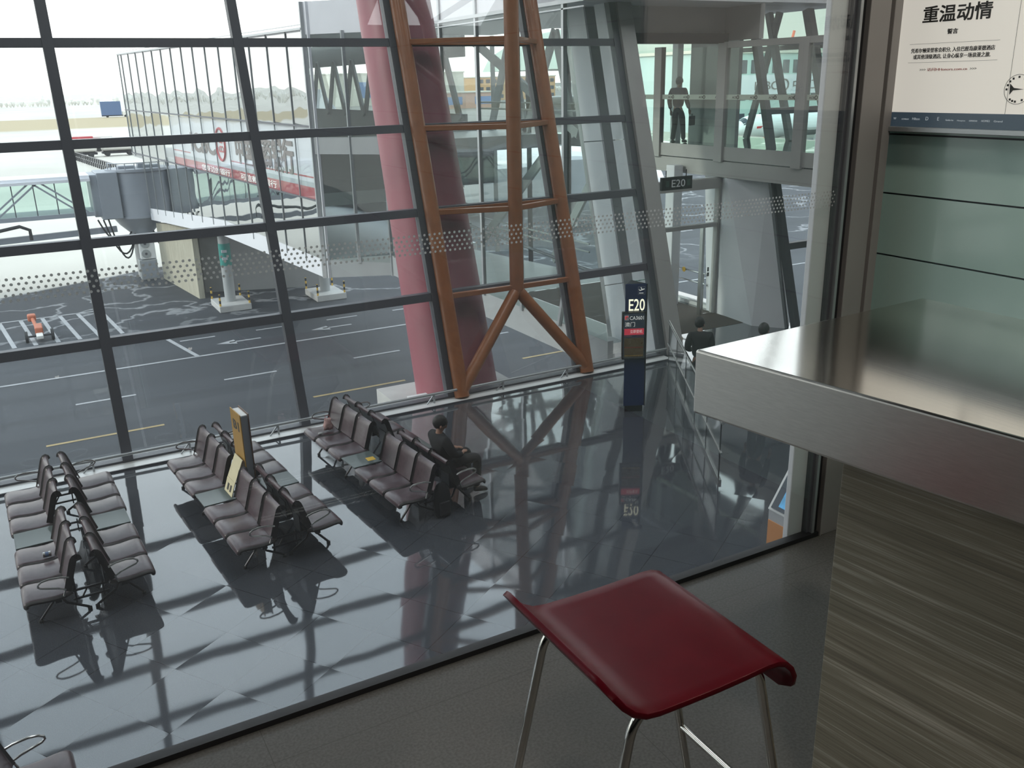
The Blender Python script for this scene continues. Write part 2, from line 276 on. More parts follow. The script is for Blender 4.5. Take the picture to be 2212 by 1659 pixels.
# ------------------------------------------------------------------ mesh helpers
class MB:
    def __init__(s): s.v = []; s.f = []; s.m = []
    def add(s, vs, fs, mi=0):
        b = len(s.v); s.v += [Vector(v) for v in vs]; s.f += [[b + i for i in f] for f in fs]; s.m += [mi] * len(fs); return s
    def hexa(s, p, mi=0):          # p: 4 bottom ccw, 4 top ccw
        return s.add(p, [(3, 2, 1, 0), (4, 5, 6, 7), (0, 1, 5, 4), (1, 2, 6, 5), (2, 3, 7, 6), (3, 0, 4, 7)], mi)
    def box(s, lo, hi, mi=0):
        (a, b, c), (d, e, f) = lo, hi
        return s.hexa([(a, b, c), (d, b, c), (d, e, c), (a, e, c), (a, b, f), (d, b, f), (d, e, f), (a, e, f)], mi)
    def prism(s, poly, z0, z1, mi=0, top=None):
        n = len(poly); f0 = z0 if hasattr(z0, '__len__') else [z0] * n; f1 = z1 if hasattr(z1, '__len__') else [z1] * n; tp = top or poly
        vs = [(*p[:2], z) for p, z in zip(poly, f0)] + [(*p[:2], z) for p, z in zip(tp, f1)]
        return s.add(vs, [tuple(range(n - 1, -1, -1)), tuple(range(n, 2 * n))] + [(i, (i + 1) % n, n + (i + 1) % n, n + i) for i in range(n)], mi)
    def tube(s, pts, r, n=8, mi=0, closed=False, caps=True):
        pts = [Vector(p) for p in pts]; k = len(pts); rs = r if hasattr(r, '__len__') else [r] * k
        b = len(s.v); prev = None
        for i, p in enumerate(pts):
            if closed: d = pts[(i + 1) % k] - pts[i - 1]
            else: d = pts[min(i + 1, k - 1)] - pts[max(i - 1, 0)]
            d.normalize()
            if prev is None:
                a = Vector((0, 0, 1)) if abs(d.z) < .9 else Vector((1, 0, 0)); x = d.cross(a).normalized()
            else:
                x = prev - d * prev.dot(d); x.normalize()
            prev = x; y = d.cross(x)
            for j in range(n):
                t = 2 * math.pi * j / n; s.v.append(p + (x * math.cos(t) + y * math.sin(t)) * rs[i])
        for i in range(k if closed else k - 1):
            for j in range(n):
                i2 = (i + 1) % k; s.f.append([b + i * n + j, b + i * n + (j + 1) % n, b + i2 * n + (j + 1) % n, b + i2 * n + j]); s.m.append(mi)
        if caps and not closed:
            s.f.append([b + j for j in range(n - 1, -1, -1)]); s.m.append(mi)
            s.f.append([b + (k - 1) * n + j for j in range(n)]); s.m.append(mi)
        return s
    def bar(s, p0, p1, w, h, up=(0, 0, 1), mi=0):      # rectangular bar, w across, h along up
        p0, p1 = Vector(p0), Vector(p1); d = (p1 - p0).normalized(); u = Vector(up); x = d.cross(u).normalized(); y = x.cross(d)
        c = [(-w / 2, -h / 2), (w / 2, -h / 2), (w / 2, h / 2), (-w / 2, h / 2)]
        return s.hexa([p0 + x * a + y * b for a, b in c] + [p1 + x * a + y * b for a, b in c], mi)
    def loft(s, secs, mi=0, cap=True):
        n = len(secs[0]); b = len(s.v)
        for q in secs: s.v += [Vector(p) for p in q]
        for i in range(len(secs) - 1):
            for j in range(n):
                s.f.append([b + i * n + j, b + i * n + (j + 1) % n, b + (i + 1) * n + (j + 1) % n, b + (i + 1) * n + j]); s.m.append(mi)
        if cap:
            s.f.append([b + j for j in range(n - 1, -1, -1)]); s.m.append(mi); s.f.append([b + (len(secs) - 1) * n + j for j in range(n)]); s.m.append(mi)
        return s
    def disc(s, c, x, y, r, n=16, mi=0):
        c, x, y = Vector(c), Vector(x), Vector(y)
        return s.add([c + (x * math.cos(2 * math.pi * i / n) + y * math.sin(2 * math.pi * i / n)) * r for i in range(n)], [tuple(range(n))], mi)
    def ball(s, c, r, n=10, k=7, mi=0, sc_=(1, 1, 1)):
        secs = []
        for i in range(1, k):
            a = math.pi * i / k - math.pi / 2
            secs.append([(c[0] + r * sc_[0] * math.cos(a) * math.cos(2 * math.pi * j / n), c[1] + r * sc_[1] * math.cos(a) * math.sin(2 * math.pi * j / n), c[2] + r * sc_[2] * math.sin(a)) for j in range(n)])
        return s.loft(secs, mi)
def build(name, mb, mats, parent=None, smooth=False, bevel=0, world=False, seg=2, kind=None):
    me = bpy.data.meshes.new(name)
    off = parent_origin(parent) if (parent and world) else Vector((0, 0, 0))
    me.from_pydata([v - off for v in mb.v], [], mb.f)
    for m in (mats if isinstance(mats, (list, tuple)) else [mats]): me.materials.append(m)
    for p, mi in zip(me.polygons, mb.m): p.material_index = mi
    bm = bmesh.new(); bm.from_mesh(me); bmesh.ops.recalc_face_normals(bm, faces=bm.faces)
    bm.to_mesh(me); bm.free()
    o = bpy.data.objects.new(name, me); C.objects.link(o)
    if parent: o.parent = parent
    if smooth:
        for p in me.polygons: p.use_smooth = True
        if smooth != 'all':
            es = o.modifiers.new('split', 'EDGE_SPLIT'); es.split_angle = R(38)
    if bevel:
        b = o.modifiers.new('round', 'BEVEL'); b.width = bevel; b.segments = seg; b.limit_method = 'ANGLE'; b.angle_limit = R(40)
        if bevel and smooth: o.modifiers.move(len(o.modifiers) - 1, 0)
    if kind: o['kind'] = kind
    return o
def parent_origin(p):
    v = Vector((0, 0, 0))
    while p: v += p.location; p = p.parent
    return v
def thing(name, label, cat, loc=(0, 0, 0), rz=0, group=None):
    o = bpy.data.objects.new(name, None); C.objects.link(o); o.empty_display_size = .2
    o.location = loc; o.rotation_euler = (0, 0, rz); o['label'] = label; o['category'] = cat
    if group: o['group'] = group
    return o
def tag(o, label, cat, group=None):
    o['label'] = label; o['category'] = cat
    if group: o['group'] = group
    return o
def struct(name, mb=None, mats=None, loc=(0, 0, 0), **k):
    if mb is None:
        o = bpy.data.objects.new(name, None); C.objects.link(o); o.location = loc
    else: o = build(name, mb, mats, **k)
    o['kind'] = 'structure'
    return o
def text(name, s, size, loc, xd, yd, mat, parent, align='LEFT', bold=0., depth=.002, width=None, sx_=1., heavy=0.):
    """a line of lettering as a mesh lying in the plane spanned by xd (reading direction) and yd (up)"""
    cu = bpy.data.curves.new('lettering', 'FONT'); cu.body = s; cu.size = size; cu.align_x = align; cu.align_y = 'BOTTOM_BASELINE'; cu.extrude = depth; cu.offset = bold * size; cu.resolution_u = 3
    t = bpy.data.objects.new('lettering', cu); C.objects.link(t)
    dg = bpy.context.evaluated_depsgraph_get(); me = bpy.data.meshes.new_from_object(t.evaluated_get(dg))
    bpy.data.objects.remove(t); bpy.data.curves.remove(cu)
    xs = [v.co.x for v in me.vertices]
    k = sx_
    if width and xs:
        k = width / (max(xs) - min(xs))
    xd = Vector(xd).normalized(); yd = Vector(yd).normalized(); zd = xd.cross(yd)
    off = parent_origin(parent) if parent else Vector((0, 0, 0)); L = Vector(loc)
    for v in me.vertices: v.co = L + xd * v.co.x * k + yd * v.co.y + zd * v.co.z - off
    if heavy:       # a heavier cut: the outline repeated a little to each side
        vs0 = [v.co.copy() for v in me.vertices]; fs0 = [tuple(p.vertices) for p in me.polygons]; nv = len(vs0); V_, F_ = [], []
        for q, (dx, dy) in enumerate(((-1, -1), (1, -1), (1, 1), (-1, 1), (0, 0))):
            V_ += [v + (xd * dx + yd * dy) * heavy + zd * q * 2e-5 for v in vs0]; F_ += [tuple(i + q * nv for i in f) for f in fs0]
        me = bpy.data.meshes.new(name); me.from_pydata(V_, [], F_)
    me.materials.clear(); me.materials.append(mat); me.name = name
    o = bpy.data.objects.new(name, me); C.objects.link(o)
    if parent: o.parent = parent
    return o
def wv(z, d=0.): return 15.65 + .293 * z - d          # curtain wall plane, d towards the hall

# ================================================================== THE SETTING
# hall floor, upper floor of the gallery, ceiling, outer walls
struct('floor', MB().box((-30, -10, -.35), (34, 15.72, 0)).box((12.9, 15.72, -.35), (16.9, 23, 0)), HALLFLOOR)
struct('upper_floor', MB().box((-12, -8, 4.0), (9.0, 2.20, 4.315)), MEZZFLOOR)
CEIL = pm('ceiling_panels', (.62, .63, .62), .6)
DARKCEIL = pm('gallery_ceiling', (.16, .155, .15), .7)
WALLP = pm('wall_panels', (.36, .37, .36), .5, var=.04, scale=1)
struct('ceiling', MB().box((-30, -10, 18.0), (34, 21.2, 18.5)), CEIL)
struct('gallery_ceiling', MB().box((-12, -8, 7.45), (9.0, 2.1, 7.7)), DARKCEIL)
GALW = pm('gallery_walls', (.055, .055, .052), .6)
struct('wall_back', MB().box((-30, -10.3, -.3), (34, -10, 18.0)), WALLP)
struct('wall_left', MB().box((-30.3, -10, -.3), (-30, 15.6, 18.0)), WALLP)
struct('wall_right', MB().box((34, -10, -.3), (34.3, 15.6, 18.0)), WALLP)
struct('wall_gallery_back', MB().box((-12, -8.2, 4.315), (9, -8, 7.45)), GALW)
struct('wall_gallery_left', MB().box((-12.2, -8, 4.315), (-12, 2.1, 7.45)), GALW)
struct('apron', MB().add([(-2500, 15.3, -5.5), (3000, 15.3, -5.5), (3000, 4500, -5.5), (-2500, 4500, -5.5)], [(0, 1, 2, 3)]), APRON)
struct('wall_base', MB().box((-30, 15.6, -5.5), (11.0, 15.95, -.03)).box((16.9, 15.6, -5.5), (34, 15.95, 0)), CONC2)

# ---- the leaning curtain wall: mullions, transoms, panes
win = struct('window_1', None, loc=(4, 15.65, 0)); win['label'] = 'leaning curtain wall of dark frames and large panes'
def wall_section(us, zs, root, skip_last=False):
    for k, u in enumerate(us):
        mb = MB(); a, b = .085, .10
        mb.hexa([(u - a, wv(zs[0], .13), zs[0]), (u + a, wv(zs[0], .13), zs[0]), (u + a, wv(zs[0], -.05), zs[0]), (u - a, wv(zs[0], -.05), zs[0]),
                 (u - a, wv(zs[-1], .13), zs[-1]), (u + a, wv(zs[-1], .13), zs[-1]), (u + a, wv(zs[-1], -.05), zs[-1]), (u - a, wv(zs[-1], -.05), zs[-1])])
        build('mullion', mb, FRAME, root, world=True)
    for z in zs[1:-1]:
        mb = MB(); h = .075
        mb.hexa([(us[0], wv(z - h, .11), z - h), (us[-1], wv(z - h, .11), z - h), (us[-1], wv(z - h, -.05), z - h), (us[0], wv(z - h, -.05), z - h),
                 (us[0], wv(z + h, .11), z + h), (us[-1], wv(z + h, .11), z + h), (us[-1], wv(z + h, -.05), z + h), (us[0], wv(z + h, -.05), z + h)])
        build('transom', mb, FRAME, root, world=True)
    for u0, u1 in zip(us, us[1:]):
        for z0, z1 in zip(zs, zs[1:]):
            mb = MB(); t = .012
            mb.hexa([(u0, wv(z0, t), z0), (u1, wv(z0, t), z0), (u1, wv(z0, 0), z0), (u0, wv(z0, 0), z0), (u0, wv(z1, t), z1), (u1, wv(z1, t), z1), (u1, wv(z1, 0), z1), (u0, wv(z1, 0), z1)])
            build('glass_pane', mb, G_CURT, root, world=True)
ZS = [0, 1.97, 3.58, 5.17, 6.78, 8.38, 9.98, 11.58, 13.18, 14.78, 16.38, 18.0]
wall_section([-29.4 + 3.05 * k - .1 for k in range(10)] + [1.0, 4.1, 7.09, 10.15, 12.42], ZS, win)
win2 = struct('window_2', None, loc=(20, 15.65, 0)); win2['label'] = 'curtain wall beyond the gate'
wall_section([16.62, 19.7, 22.75, 25.8, 28.85, 31.9, 34], ZS, win2)
win4 = struct('window_4', None, loc=(14.5, 18, 8.4)); win4['label'] = 'curtain wall above the gate'
wall_section([12.95, 14.78, 16.62], ZS[5:], win4)
# wide grey end post beside the gate, leaning with the wall
mb = MB()
for u0, u1, d0, d1 in ((12.50, 12.95, .22, -.25),):
    mb.hexa([(u0, wv(0, d0), 0), (u1, wv(0, d0), 0), (u1, wv(0, d1), 0), (u0, wv(0, d1), 0), (u0, wv(18, d0), 18), (u1 - .15, wv(18, d0), 18), (u1 - .15, wv(18, d1), 18), (u0, wv(18, d1), 18)])
struct('trim_1', mb, BEIGE_GREY, bevel=.015)
# white stone kerb and bumper rail along the foot of the curtain wall
struct('trim_2', MB().box((-29.5, 15.22, 0), (12.42, 15.53, .012)), pm('kerb_white', (.82, .83, .82), .3))
struct('trim_3', MB().box((-29.5, 15.19, 0), (12.42, 15.22, .03)), FRAME)
br = struct('trim_4', None, loc=(0, 15.4, 0)); br['label'] = 'low bumper rail along the foot of the glass'
build('rail', MB().tube([(-20, 15.42, .20), (12.4, 15.42, .20)], .028, 10), ALU, br, smooth=True, world=True)
build('base_beam', MB().box((-29.5, 15.53, 0), (12.42, 15.72, .05)), FRAME, br, world=True)
for k in range(12):
    u = -7.3 + k * 1.55
    build('bracket', MB().bar((u, 15.42, .2), (u, 15.42, .0), .03, .03, up=(0, 1, 0)).bar((u, 15.42, .19), (u - .16, 15.42, .01), .02, .02, up=(0, 1, 0)), ALU, br, world=True)

# ---- gallery glazing in front of the camera: sill, pane with dot band, frame profiles
gw = struct('window_3', None, loc=(0, 2.17, 4.315)); gw['label'] = 'gallery glazing with a band of small dots'
build('glass_pane', MB().box((-12, 2.164, 4.30), (2.45, 2.176, 7.45)), G_PANE, gw, world=True)
build('sill', MB().box((-12, 2.150, 4.30), (2.50, 2.186, 4.333)), BLACK, gw, world=True)
mb = MB()
DOTM = bpy.data.materials.new('dot_frit'); DOTM.use_nodes = True
_n = DOTM.node_tree; _n.nodes.clear(); _o = _n.nodes.new('ShaderNodeOutputMaterial'); _t = _n.nodes.new('ShaderNodeBsdfTranslucent'); _d = _n.nodes.new('ShaderNodeBsdfDiffuse'); _a = _n.nodes.new('ShaderNodeAddShader')
_t.inputs[0].default_value = (.20, .21, .21, 1); _d.inputs[0].default_value = (.3, .3, .3, 1)
_n.links.new(_t.outputs[0], _a.inputs[0]); _n.links.new(_d.outputs[0], _a.inputs[1]); _n.links.new(_a.outputs[0], _o.inputs[0])
z_rows = [5.626 - .0115 * j for j in range(5)]
for j, z in enumerate(z_rows):
    for i in range(250):
        u = -1.0 + i * .0144 + (.0072 if j % 2 else 0)
        if u < 2.44: mb.disc((u, 2.1625, z), (1, 0, 0), (0, 0, 1), .0033, 10)
build('dot_band', mb, DOTM, gw, world=True)
build('outer_post', MB().box((2.376, 2.19, -.0), (2.452, 2.215, 18.0)), WHITE_CLAD, gw, world=True, bevel=.004)
build('gasket', MB().box((2.452, 2.17, 4.30), (2.468, 2.24, 7.45)), FRAME, gw, world=True)
build('edge_profile', MB().box((2.468, 2.155, 4.30), (2.480, 2.24, 7.45)), ALU, gw, world=True)
build('shadow_gap', MB().box((2.480, 2.165, 4.30), (2.503, 2.24, 7.45)), BLACK, gw, world=True)
build('inner_post', MB().box((2.503, 2.145, 4.315), (2.510, 2.24, 7.45), 0).box((2.510, 2.150, 4.315), (2.604, 2.30, 7.45)).box((2.604, 2.165, 4.315), (2.622, 2.30, 7.45)).box((2.622, 2.150, 4.315), (2.66, 2.30, 7.45)), STEEL_GREY, gw, world=True, bevel=.002)
# gallery side wall of back-painted glass panels with open joints
SW = 2.7
wl = struct('wall_side', None, loc=(SW, 0, 4.315))
JG = .006
vv = [2.40, 2.275, .55, -1.2, -3.0, -8]; zz = [4.315, 4.75, 5.17, 5.385, 5.60, 5.80, 6.265, 6.9, 7.45]
for a, b in zip(vv, vv[1:]):
    for c, d in zip(zz, zz[1:]):
        build('glass_panel', MB().box((SW, b + JG / 2, c + JG / 2), (SW + .02, a - JG / 2, d - JG / 2)), TEALGLASS, wl, world=True)
build('backing', MB().box((SW + .015, -8, 4.315), (SW + .15, 2.40, 7.45)), FRAME, wl, world=True)

# ================================================================== GALLERY: poster, counter, stool
pl = thing('poster_light_box', 'backlit cream poster with dark Chinese lettering in an aluminium frame on the green glass wall', 'poster', (SW, 1.5, 5.8))
u_ = SW - .03
build('frame', MB().box((SW - .05, .78, 5.812), (SW, 2.197, 5.828)).box((SW - .05, 2.181, 5.812), (SW, 2.197, 7.0)).box((SW - .05, .78, 5.812), (SW, .796, 7.0)).box((SW - .05, .78, 6.985), (SW, 2.197, 7.0)), ALU, pl, world=True, bevel=.002)
build('poster_panel', MB().box((u_, .796, 5.828), (SW, 2.181, 6.985)), POSTER, pl, world=True)
build('logo_band', MB().box((u_ - .002, .796, 5.828), (u_, 2.181, 5.874)).box((u_ - .002, 2.172, 5.874), (u_, 2.181, 6.985)), POSTERBAND, pl, world=True)
RD, UP = (0, -1, 0), (0, 0, 1); ut = u_ - .0015
def ptext(s, v0, z, size, mat=TEXTDK, width=None, heavy=0., name='lettering', al='LEFT'):
    return text(name, s, size, (ut, v0, z), RD, UP, mat, pl, al, 0, .0006, width, heavy=heavy)
ptext('重温动情', 2.080, 6.153, .053, width=.238, heavy=.0010)
ptext('誓言', 1.983, 6.113, .0165, width=.036, heavy=.0004)
ptext('凭希尔顿荣誉客会积分, 入住巴厘岛康莱德酒店', 2.108, 6.060, .0150, width=.294, heavy=.0002)
ptext('或其他顶级酒店, 让身心纵享一场浪漫之旅.', 2.098, 6.041, .0150, width=.272, heavy=.0002)
ptext('>>>  ', 2.068, 6.003, .011, TEXTDK, width=.022)
ptext('访问HHonors.com.cn', 2.040, 6.003, .0108, TEXTRED, width=.142)
ptext('>>>', 1.888, 6.003, .011, TEXTDK, width=.022)
build('rule_line', MB().box((ut - .0004, 1.80, 6.0855), (ut, 2.115, 6.0863)).box((ut - .0004, 1.80, 6.029), (ut, 2.115, 6.0298)).box((ut - .0004, 1.7505, 5.874), (ut, 1.7515, 6.985)), TEXTDK, pl, world=True)
FW = pm('band_lettering', (.5, .55, .58), .5, emit=(.5, .55, .58), es=.35)
for i, (s, k) in enumerate([('W', .010), ('CONRAD', .006), ('Hilton', .011), ('D', .016), ('E', .016), ('Garden Inn', .0075), ('Hampton', .006), ('HOMEWOOD', .006), ('HOME2', .008), ('Grand', .008)]):
    v0 = 2.142 - i * .0415
    text('brand_mark', s, k, (u_ - .0028, v0, 5.850), RD, UP, FW, pl, 'CENTER', 0, .0004, .028 if len(s) > 1 else None)
    build('brand_line', MB().box((u_ - .003, v0 - .012, 5.841), (u_ - .002, v0 + .012, 5.8425)), POSTERBAND, pl, world=True)
mb = MB(); cs = (ut, 1.722, 5.945)
ring = [(ut, cs[1] - .042 * math.cos(t), cs[2] + .042 * math.sin(t)) for t in [2 * math.pi * i / 40 for i in range(40)]]
mb.tube(ring, .0007, 5, closed=True)
for t in (120, 140, 160, 180, 235, 250, 265, 300, 340, 20, 60, 90):
    mb.box((ut - .0004, cs[1] - .035 * math.cos(R(t)) - .003, cs[2] + .035 * math.sin(R(t)) - .003), (ut, cs[1] - .035 * math.cos(R(t)) + .003, cs[2] + .035 * math.sin(R(t)) + .003))
mb.add([(ut - .0005, cs[1] + .026, cs[2] + .017), (ut - .0005, cs[1] + .024, cs[2] - .016), (ut - .0005, cs[1] + .014, cs[2] - .003), (ut - .0005, cs[1] - .02, cs[2] + .0), (ut - .0005, cs[1] + .012, cs[2] + .004)], [(0, 1, 2, 3, 4)])
build('seal_emblem', mb, TEXTDK, pl, world=True)

ct = thing('bar_counter', 'brushed steel bar counter on a veined travertine base beside the red stool', 'counter', (1.9, .5, 4.315))
P4 = [(1.640, -.60), (2.175, -.60), (2.138, 1.565), (1.301, 1.515)]
_cm = MB().prism(P4, 5.262, 5.415); _cm.m = [1 if i != 1 else 0 for i in range(len(_cm.f))]
build('counter_top', _cm, [BRUSH, pm('satin_steel_edge', (.64, .62, .58), .36, metal=1., var=.06, scale=30, stretch=(1, 1, 12))], ct, world=True, bevel=.006, seg=3)
build('pedestal', MB().prism([(1.72, -.60), (2.05, -.60), (2.02, 1.25), (1.476, 1.222)], 4.315, 5.262), TRAV, ct, world=True, bevel=.002)

st = thing('bar_stool', 'bar stool with dark red curved seat and chrome tube legs', 'stool', (.87, 1.08, 4.315))
prof = [(.652, .072), (.662, .056), (.677, .035), (.696, .016), (.718, .004), (.742, 0), (.80, -.002), (.86, -.003), (.92, -.002), (.965, .0), (.990, -.002), (1.010, -.010), (1.026, -.026), (1.036, -.047), (1.040, -.070), (1.040, -.086)]
def seat_mesh():
    mb = MB(); n = 14; v0, v1 = .906, 1.256; T = .011; s_ = [0]
    for a, b in zip(prof, prof[1:]): s_.append(s_[-1] + math.dist(a, b))
    tot = s_[-1]; nn = []
    for i in range(len(prof)):
        a, b = prof[max(i - 1, 0)], prof[min(i + 1, len(prof) - 1)]; d = (b[0] - a[0], b[1] - a[1]); l = math.hypot(*d); nn.append((d[1] / l, -d[0] / l))
    for side in (0, 1):
        for i, (u, z) in enumerate(prof):
            e = min(s_[i], tot - s_[i]); rc = .035; ins = rc - math.sqrt(max(0, rc * rc - (rc - e) ** 2)) if e < rc else 0
            for j in range(n + 1):
                v = v0 + ins + (v1 - v0 - 2 * ins) * j / n
                o = T if side else 0
                mb.v.append(Vector((u + nn[i][0] * o, v, 5.075 + z + nn[i][1] * o)))
    K = len(prof); W = n + 1
    for side in (0, 1):
        for i in range(K - 1):
            for j in range(n):
                a = side * K * W + i * W + j; q = [a, a + 1, a + W + 1, a + W]; mb.f.append(q if side else q[::-1]); mb.m.append(0)
    def rim(idx):
        for a, b in zip(idx, idx[1:] + idx[:1]): mb.f.append([a, b, b + K * W, a + K * W]); mb.m.append(0)
    rim([j for j in range(n)] + [i * W + n for i in range(K - 1)] + [(K - 1) * W + j for j in range(n, 0, -1)] + [i * W for i in range(K - 1, 0, -1)])
    return mb
build('seat', seat_mesh(), REDPLY, st, smooth=True, world=True, bevel=.002)
def arc_leg(top_in, top, foot, r=.0085):
    a, b, c = Vector(top_in), Vector(top), Vector(foot); pts = [a]
    d1 = (a - b).normalized(); d2 = (c - b).normalized(); rr = .045
    p0, p2 = b + d1 * rr, b + d2 * rr
    for k in range(9):
        t = k / 8; pts.append(p0 * (1 - t) ** 2 + b * 2 * t * (1 - t) + p2 * t * t)
    pts.append(c); return MB().tube(pts, r, 12)
zt = 5.051; F = 4.315
legs = {}
for nm, su, sv in (('fl', -1, 1), ('nl', -1, -1), ('nr', 1, -1), ('fr', 1, 1)):
    u0 = .725 if su < 0 else .985; v0 = 1.085 + sv * .135
    legs[nm] = ((u0, v0, zt - .004), (u0 + su * .155, v0 + sv * .02, F + .006))
    lg = build('leg', arc_leg((.86, v0 - sv * .01, zt), legs[nm][0], legs[nm][1]), CHROME, st, smooth=True, world=True)
    build('foot_cap', MB().tube([(legs[nm][1][0], legs[nm][1][1], F), (legs[nm][1][0], legs[nm][1][1], F + .02)], .0115, 10), RUBBER, lg, smooth=True, world=True)
def legp(nm, z):
    a, b = Vector(legs[nm][0]), Vector(legs[nm][1]); t = (z - a.z) / (b.z - a.z); return a + (b - a) * t
for a, b, z in (('nl', 'nr', F + .16), ('fl', 'fr', F + .16), ('nr', 'fr', F + .37), ('nl', 'fl', F + .16)):
    build('foot_rail', MB().tube([legp(a, z), legp(b, z)], .007, 10), CHROME, st, smooth=True, world=True)
for u in (.745, .965): build('support_bar', MB().tube([(u, .955, zt), (u, 1.215, zt)], .007, 8), CHROME, st, smooth=True, world=True)

# ================================================================== HALL: benches
PITCH = .517; SWD = .490
def strip_mesh(profile, thick, wd, crease=False):
    """an upholstered shell: profile (y,z) swept along x, rounded sides, black edge on the flanks"""
    mb = MB(); K = len(profile); nn = []
    for i in range(K):
        a, b = profile[max(i - 1, 0)], profile[min(i + 1, K - 1)]; d = (b[0] - a[0], b[1] - a[1]); l = math.hypot(*d); nn.append((-d[1] / l, d[0] / l))
    xs = [(-wd / 2, -.030), (-wd / 2 + .020, -.007), (-wd / 2 + .042, 0), (0, .002), (wd / 2 - .042, 0), (wd / 2 - .020, -.007), (wd / 2, -.030)]
    W = len(xs)
    for side in (0, 1):
        for (y, z), (ny, nz) in zip(profile, nn):
            for x, dz in xs:
                o = -thick if side else dz
                if side and abs(x) > wd / 2 - .001: o = -thick + .004
                mb.v.append(Vector((x, y + ny * o, z + nz * o)))
    for side in (0, 1):
        for i in range(K - 1):
            for j in range(W - 1):
                a = side * K * W + i * W + j; q = [a, a + 1, a + W + 1, a + W]
                mb.f.append(q[::-1] if side else q); mb.m.append(1 if side or j in (0, W - 2) else 0)
    def rim(ix):
        for a, b in zip(ix, ix[1:]): mb.f.append([a, b, b + K * W, a + K * W]); mb.m.append(1)
    rim([i * W for i in range(K - 1, -1, -1)]); rim([i * W + W - 1 for i in range(K)])
    rim([j for j in range(W)]); rim([(K - 1) * W + j for j in range(W - 1, -1, -1)])
    return mb
SEATP = [(.225, .452), (.25, .437), (.30, .424), (.38, .418), (.48, .422), (.58, .434), (.645, .438), (.69, .430), (.718, .410), (.731, .380), (.728, .352), (.715, .335)]
BACKP = [(.262, .455), (.247, .50), (.222, .58), (.192, .68), (.160, .785), (.143, .830), (.122, .857), (.100, .866), (.082, .853), (.073, .830), (.071, .81)]
def wrinkles(mb):
    return mb
def make_bench(label, group):
    t = thing('bench_seating', label, 'bench', group=group)
    for k in (0, 1, 2, 4, 5, 6):
        x = (k - 3) * PITCH
        mb = strip_mesh(SEATP, .055, SWD); mb.v = [v + Vector((x, 0, 0)) for v in mb.v]
        build('seat', mb, [LEATHER, LEATHER_EDGE], t, smooth=True)
        mb = strip_mesh(BACKP, -.045, SWD); mb.v = [v + Vector((x, 0, 0)) for v in mb.v]
        build('backrest', mb, [LEATHER, LEATHER_EDGE], t, smooth=True)
        build('back_bracket', MB().bar((x, .165, .60), (x, .165, .375), .24, .010, up=(0, 1, 0)).bar((x, .16, .37), (x, .36, .37), .24, .010), DKMETAL, t)
    build('table_top', MB().box((-.245, .21, .402), (.245, .70, .424)), TABLE_G, t, bevel=.006)
    build('beam', MB().box((-1.78, .33, .325), (1.78, .40, .385)), DKMETAL, t, bevel=.004)
    for x in (-1.53, .40, 1.53):
        lg = build('leg', MB().tube([(x, .58, .035), (x, .40, .25), (x, .365, .30), (x, .33, .27), (x, .28, .17), (x, .05, .035)], .016, 8), DKMETAL, t, smooth=True)
        for y in (.585, .045): build('foot', MB().tube([(x, y, 0), (x, y, .03)], .026, 10), RUBBER, lg, smooth=True)
    for x in (-1.80, 1.80):
        build('armrest', MB().tube([(x, .215, .625), (x, .30, .652), (x, .42, .664), (x, .50, .652), (x, .54, .625), (x, .545, .60), (x, .52, .575), (x, .44, .55), (x, .34, .52), (x, .27, .485), (x, .30, .40)], .0125, 8), SS, t, smooth=True)
    return t
def copy_tree(o, parent=None):
    c = o.copy(); C.objects.link(c)
    if parent: c.parent = parent
    for ch in list(o.children): copy_tree(ch, c)
    return c
BG = 'back-to-back bench rows of dark leather seats'
groups = [(-.02, 12.45, 2.4, ['dark leather bench row facing away at the picture edge, silver drink can on a seat', 'dark leather bench row backing onto the row with the silver can']),
          (2.33, 12.47, 4.8, ['dark leather bench row with a cream notice board propped on its table', 'dark leather bench row behind the ochre signpost, facing the seated man'.replace(', facing the seated man', ', seats facing the red column')]),
          (4.60, 12.63, 4.9, ['dark leather bench row with yellow sticker on table and a bag on its end seat', 'dark leather bench row on which the man in black is sitting'])]
proto = None
for cx, cy, ph, labs in groups:
    for sgn, lab in zip((1, -1), labs):
        if proto is None: b = proto = make_bench(lab, BG)
        else: b = copy_tree(proto); b['label'] = lab
        b.location = (cx, cy, 0); b.rotation_euler = (0, 0, R(ph + 90 * sgn))
b = copy_tree(proto); b['label'] = 'dark leather bench row cut by the lower picture corner, one seat and armrest showing'
b.location = (-1.00, 5.93, 0); b.rotation_euler = (0, 0, R(3 - 90))
# frame that ties each pair of rows together under the seats
for i, (cx, cy, ph, labs) in enumerate(groups):
    t = thing('bench_link_frame', ['black ladder frame tying the two rows of the bench group at the picture edge', 'black ladder frame tying the bench rows either side of the ochre signpost', 'black ladder frame tying the bench rows where the man sits'][i], 'frame', (cx, cy, 0), R(ph), group='link frames between bench rows')
    for y in (-1.53, 1.53):
        for z in (.30, .185): build('cross_bar', MB().bar((-.20, y, z), (.20, y, z), .022, .026), DKMETAL, t)
        build('strut', MB().bar((-.10, y, .19), (-.03, y, .30), .018, .018, up=(0, 1, 0)), DKMETAL, t)
        for x in (-.17, .14): build('upright', MB().bar((x, y, .13), (x, y, .34), .018, .018, up=(0, 1, 0)), DKMETAL, t)
